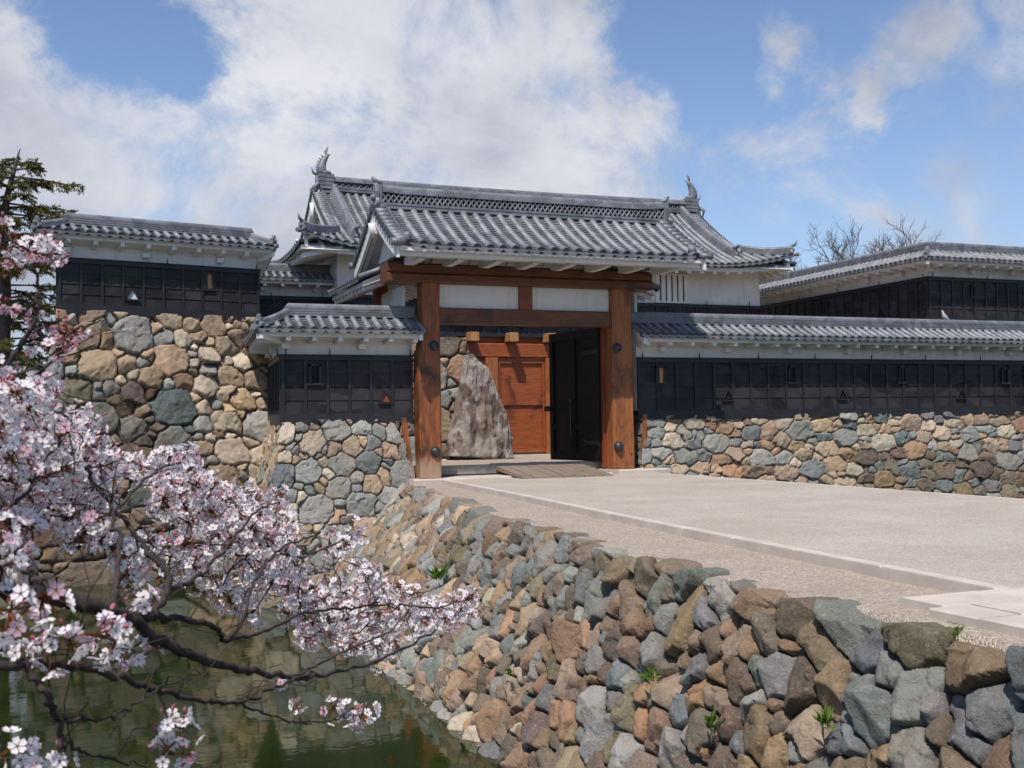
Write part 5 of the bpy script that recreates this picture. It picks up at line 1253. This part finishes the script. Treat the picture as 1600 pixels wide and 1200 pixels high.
# flower, bud templates
def petal_tmpl():
    vs = []; fs = []
    for k in range(5):
        a = 2*math.pi*k/5; ca, sa = math.cos(a), math.sin(a)
        pr = [(.10, 0, .0), (.55, -.36, .10), (.60, .0, .05), (.55, .36, .10), (.92, -.30, .24), (.90, .0, .18), (.92, .30, .24)]
        o = len(vs); vs += [(x*ca-y*sa, x*sa+y*ca, z) for x, y, z in pr]
        fs += [(o, o+1, o+2), (o, o+2, o+3), (o+1, o+4, o+5, o+2), (o+2, o+5, o+6, o+3)]
    mi = [0]*len(fs); o = len(vs)
    for k in range(5): a = 2*math.pi*(k+.5)/5; vs.append((.17*math.cos(a), .17*math.sin(a), .10))
    vs.append((0, 0, .05)); fs += [(o+k, o+(k+1) % 5, o+5) for k in range(5)]; mi += [2]*5
    return np.array(vs), fs, mi
def bud_tmpl():
    vs = []; fs = []; prof = [(.0, -.2), (.16, -.1), (.30, .25), (.24, .55), (0, .8)]; n = 5
    for r_, z in prof:
        for k in range(n): a = 2*math.pi*k/n; vs.append((r_*math.cos(a), r_*math.sin(a), z))
    for i in range(4): fs += [(i*n+k, i*n+(k+1) % n, (i+1)*n+(k+1) % n, (i+1)*n+k) for k in range(n)]
    return np.array(vs), fs, [2]*n+[1]*(3*n)
def stalk_tmpl():
    return np.array([(-.03, 0, 0), (.03, 0, 0), (.02, 0, 1), (-.02, 0, 1), (0, -.03, 0), (0, .03, 0), (0, .02, 1), (0, -.02, 1)], float), [(0,1,2,3), (4,5,6,7)], [2, 2]
def leaf_tmpl():
    return np.array([(0, 0, 0), (.22, .1, .4), (0, 0, 1), (-.22, .1, .4)], float), [(0,1,2), (0,2,3)], [3, 3]
def frames(D):
    D = D/np.linalg.norm(D, axis=1)[:, None]; r_ = RN.normal(size=D.shape); X = np.cross(D, r_); X /= np.linalg.norm(X, axis=1)[:, None]; return np.stack([X, np.cross(D, X), D], 2)
class Scatter:
    def __init__(s): s.V = []; s.F = []; s.M = []; s.n = 0
    def put(s, tm, pos, D, size, mm=None):
        tv, tf, tmi = tm; Rm = frames(D); k = len(pos)
        v = np.einsum('nij,mj->nmi', Rm, tv)*np.asarray(size).reshape(-1, 1, 1)+pos[:, None, :]
        s.V.append(v.reshape(-1, 3)); nv = len(tv)
        for q in range(k):
            o = s.n+q*nv; s.F += [tuple(i+o for i in f) for f in tf]
            s.M += tmi if mm is None else [mm.get(x, x) if not callable(mm) else mm(q, x) for x in tmi]
        s.n += k*nv
    def build(s, name, mats, parent):
        me = bpy.data.meshes.new(name); me.from_pydata(np.concatenate(s.V).tolist(), [], s.F)
        for q in mats: me.materials.append(M[q])
        me.polygons.foreach_set('material_index', s.M); me.update(); return link(name, me, parent)
sc_ = Scatter(); fp, fd, fs_, fk = [], [], [], []; bp, bd_, bs_ = [], [], []; sp_, sd_, ss_ = [], [], []; lp, ld, ls = [], [], []
for c, s, pk in clusters:
    c = np.array(c); nf = int((9+random.random()*6)*(1-pk*.75)*max(.5, s)); R0 = .046*s
    for _ in range(nf):
        d = RN.normal(size=3); d /= np.linalg.norm(d); d[2] -= .15; p = c+d*R0*random.uniform(.75, 1.25)
        fp.append(p); fd.append(d+RN.normal(size=3)*.25); fs_.append(.0178*random.uniform(.85, 1.12)); fk.append(4 if random.random() < pk*.8 else 0); sp_.append(c); sd_.append(p-c); ss_.append(np.linalg.norm(p-c))
    nb = int((2+random.random()*4)*(.5+pk*2.6))
    for _ in range(nb):
        d = RN.normal(size=3); d /= np.linalg.norm(d); p = c+d*R0*random.uniform(.8, 1.35); bp.append(p); bd_.append(d); bs_.append(.013*random.uniform(.8, 1.2)); sp_.append(c); sd_.append(p-c); ss_.append(np.linalg.norm(p-c))
    for _ in range(4): d = RN.normal(size=3); lp.append(c+d*.006); ld.append(d); ls.append(.020*random.uniform(.6, 1.2))
A_ = np.array
sc_.put(petal_tmpl(), A_(fp), A_(fd), fs_, mm=lambda q, x: (fk[q] if x == 0 else x))
sc_.put(bud_tmpl(), A_(bp), A_(bd_), bs_); sc_.put(leaf_tmpl(), A_(lp), A_(ld), ls)
sc_.put(stalk_tmpl(), A_(sp_), A_(sd_), ss_)
sc_.build('blossom', ['petal', 'bud', 'calyx', 'calyx', 'petal_pink'], tree)

# conifer beyond the far left wall
cf = thing('conifer_tree', (-2.3, 45, .3), 'tall ragged conifer with layered sprays rising beyond the far left wall', 'conifer')
b = MB(); tp = crv([(-2.3, 45, .0), (-2.35, 45, 3), (-2.25, 45.1, 6), (-2.3, 45, 9), (-1.95, 45.05, 10.9), (-1.75, 45.1, 11.7)], 6); b.tube(tp, list(np.interp(np.linspace(0, 1, len(tp)), [0, .5, .8, 1], [.27, .19, .07, .015])), 9); b.build('trunk', 'conifer_bark', cf)
b = MB(); P_, D_, S_ = [], [], []; random.seed(5)
def zx(z): return -2.3 if z < 9 else -2.3+(z-9)*.22
br = []
for i in range(90):
    z = 1.5+(i+random.random())*9.9/90; az_ = random.uniform(0, 2*math.pi); br.append((z, az_, (2.5 if z < 9 else 2.5-(z-9)*.75)*random.uniform(.55, 1.1)))
br += [(10.6, .15, 2.3), (9.4, -.1, 2.4), (8.9, -.35, 2.3), (8.5, .2, 2.0), (9.6, .5, 1.9), (10.9, 3.0, 1.2), (7.6, -.2, 1.8), (10.2, 3.4, 1.6)]
for z, az_, L in br:
    dr = Vector((math.cos(az_), math.sin(az_), 0)); o_p = Vector((zx(z), 45, z)); rise = random.uniform(.0, .22); pts = [o_p+dr*(L*s)+V(0, 0, rise*L*math.sin(s*2.2)*.6-.08*L*s*s) for s in np.linspace(0, 1, 7)]
    b.tube(pts, [.045*(1-s*.85) for s in np.linspace(0, 1, 7)], 5)
    sd = Vector((-dr.y, dr.x, 0))
    for _ in range(int(L*15)):
        s = random.uniform(.18, 1.0)**.7; p = pts[min(6, int(s*6))].lerp(pts[min(6, int(s*6)+1)], s*6-int(s*6)); side = random.choice((-1, 1)); l2 = random.uniform(.2, .75)*(1.1-s*.7); e = p+sd*side*l2*.75+dr*l2*.55+V(0, 0, random.uniform(-.26, .08)); b.tube([p, e], [.012, .004], 3, cap=False)
        for _ in range(int(l2*44)+6):
            q = p.lerp(e, random.uniform(.05, 1.05)); dd_ = (e-p).normalized()+Vector((random.gauss(0, .6), random.gauss(0, .6), random.gauss(0, .28)-.05)); P_.append(q+V(0, 0, random.uniform(-.04, .02))); D_.append(dd_); S_.append(random.uniform(.09, .20))
b.build('limbs', 'conifer_bark', cf); s2 = Scatter(); s2.put((np.array([(0, 0, 0), (.10, .02, .5), (0, 0, 1), (-.10, -.02, .5), (.02, .12, .6), (-.02, -.12, .6)], float), [(0,1,2), (0,2,3), (0,4,2), (0,2,5)], [0]*4), A_([tuple(p) for p in P_]), A_([tuple(d) for d in D_]), S_)
s2.build('foliage', ['needles'], cf)

# bare trees beyond the angled wall
def bare(x, y, z0, h, lean, spread, seed, label):
    random.seed(seed); t_ = thing('bare_tree', (x, y, z0), label, 'tree', None); b = MB(); c = MB()
    trunk = [Vector((x+lean*s*s+random.gauss(0, .08), y, z0+h*.55*s)) for s in np.linspace(0, 1, 6)]; c.tube(trunk, [.22*(1-.55*s) for s in np.linspace(0, 1, 6)], 7)
    def grow(p, d, L, r_, lv):
        k = 4; pts = [p]
        for j in range(k): d = (d+Vector((random.gauss(0, .18), random.gauss(0, .18), random.gauss(.03, .12)))).normalized(); pts.append(pts[-1]+d*L/k)
        b.tube(pts, [r_*(1-.5*j/k) for j in range(k+1)], 5 if lv < 2 else 3, cap=False)
        if lv < 5:
            for _ in range(4): 
                j = random.randint(1, k); grow(pts[j], (d+Vector((random.gauss(0, spread), random.gauss(0, spread), random.gauss(.1, .35)))).normalized(), L*random.uniform(.52, .75), r_*.55, lv+1)
    for _ in range(4): grow(trunk[-1] if _ < 3 else trunk[-2], Vector((random.gauss(lean*.2, .55), random.gauss(0, .4), 1)).normalized(), h*.22, .11, 1)
    c.build('trunk', 'far_bark', t_); b.build('branches', 'far_bark', t_)
bare(44.4, 55, 0, 14.1, .3, .5, 4, 'wide bare tree standing furthest up behind the angled roof ridge'); bare(47.6, 55.5, 0, 13.4, .0, .3, 9, 'narrow crooked bare tree nearest the roof corner, behind the ridge'); bare(42.9, 57, 0, 13.0, .1, .7, 14, 'low bare tree top just showing left of the wide bare tree')

# pigeon on the long ridge
bd3 = thing('bird', (22.7, 24.62, 3.93), 'pale grey pigeon perched on the ridge of the long wall at right', 'bird')
b = MB(); b.tube([(22.66, 24.62, 4.16), (22.67, 24.62, 4.12), (22.70, 24.62, 4.05), (22.76, 24.62, 3.99), (22.84, 24.62, 3.94), (22.93, 24.62, 3.90)], [.028, .035, .062, .06, .035, .012], 10)
b.ball((22.655, 24.62, 4.165), (.036, .032, .034), 10, 7); b.build('body', 'feather', bd3)
b = MB(); b.tube([(22.625, 24.62, 4.165), (22.60, 24.62, 4.155)], [.010, .002], 5); b.build('beak', 'beak', bd3)
for y in (24.60, 24.64):
    b = MB(); b.tube([(22.73, y, 4.02), (22.735, y, 3.93)], [.007, .005], 5); b.build('leg', 'beak', bd3)

# weeds rooted in the causeway face and verge
def face_hit(x, y):
    d = ray(x, y).normalized(); yy = [-p[1] for p in TOPX]
    for i in range(3000):
        p = EYE+d*(2+i*.01); 
        if p.z < ZW: return None
        xt = float(np.interp(-p.y, yy, [q[0] for q in TOPX])); xb_ = float(np.interp(-p.y, yy, [q[0] for q in cb])); xf = xb_+(xt-xb_)*(p.z-ZW)/(-.085-ZW)
        if p.x > xf-.08 or p.z < -.1 and p.x > xf-.08: return p
for i, (x, y, s, lb) in enumerate(((687, 903, .26, 'dark green tuft growing from the joints high on the causeway wall near the bastion'), (798, 1052, .10, 'tiny green sprig low in the middle of the causeway wall'), (1018, 1062, .15, 'small bright sprig between stones under the middle of the causeway wall'),
                                    (1112, 1133, .14, 'small bright sprig in the causeway wall near the bottom edge'), (1290, 1130, .14, 'thin grassy tuft low in the causeway wall towards the right'), (1522, 978, .09, 'little green weed at the edge of the granite paving'))):
    p = face_hit(x, y) if y != 978 else Vector((5.05, 5.45, -.1))
    if p is None: continue
    w_ = Scatter(); n = 60; D = RN.normal(size=(n, 3))*np.array([.5, .5, .3])+np.array([-.35, -.25, .7]); w_.put((np.array([(0, 0, 0), (.10, 0, .5), (.0, .05, 1), (-.10, 0, .5)], float), [(0,1,2), (0,2,3)], [0, 0]), np.array(p)+RN.normal(size=(n, 3))*.02, D, s*RN.uniform(.25, 1, n)**1.5)
    o = w_.build('weed', ['weed'], None); tag(o, lb, 'weed', 'weeds rooted in the causeway wall')
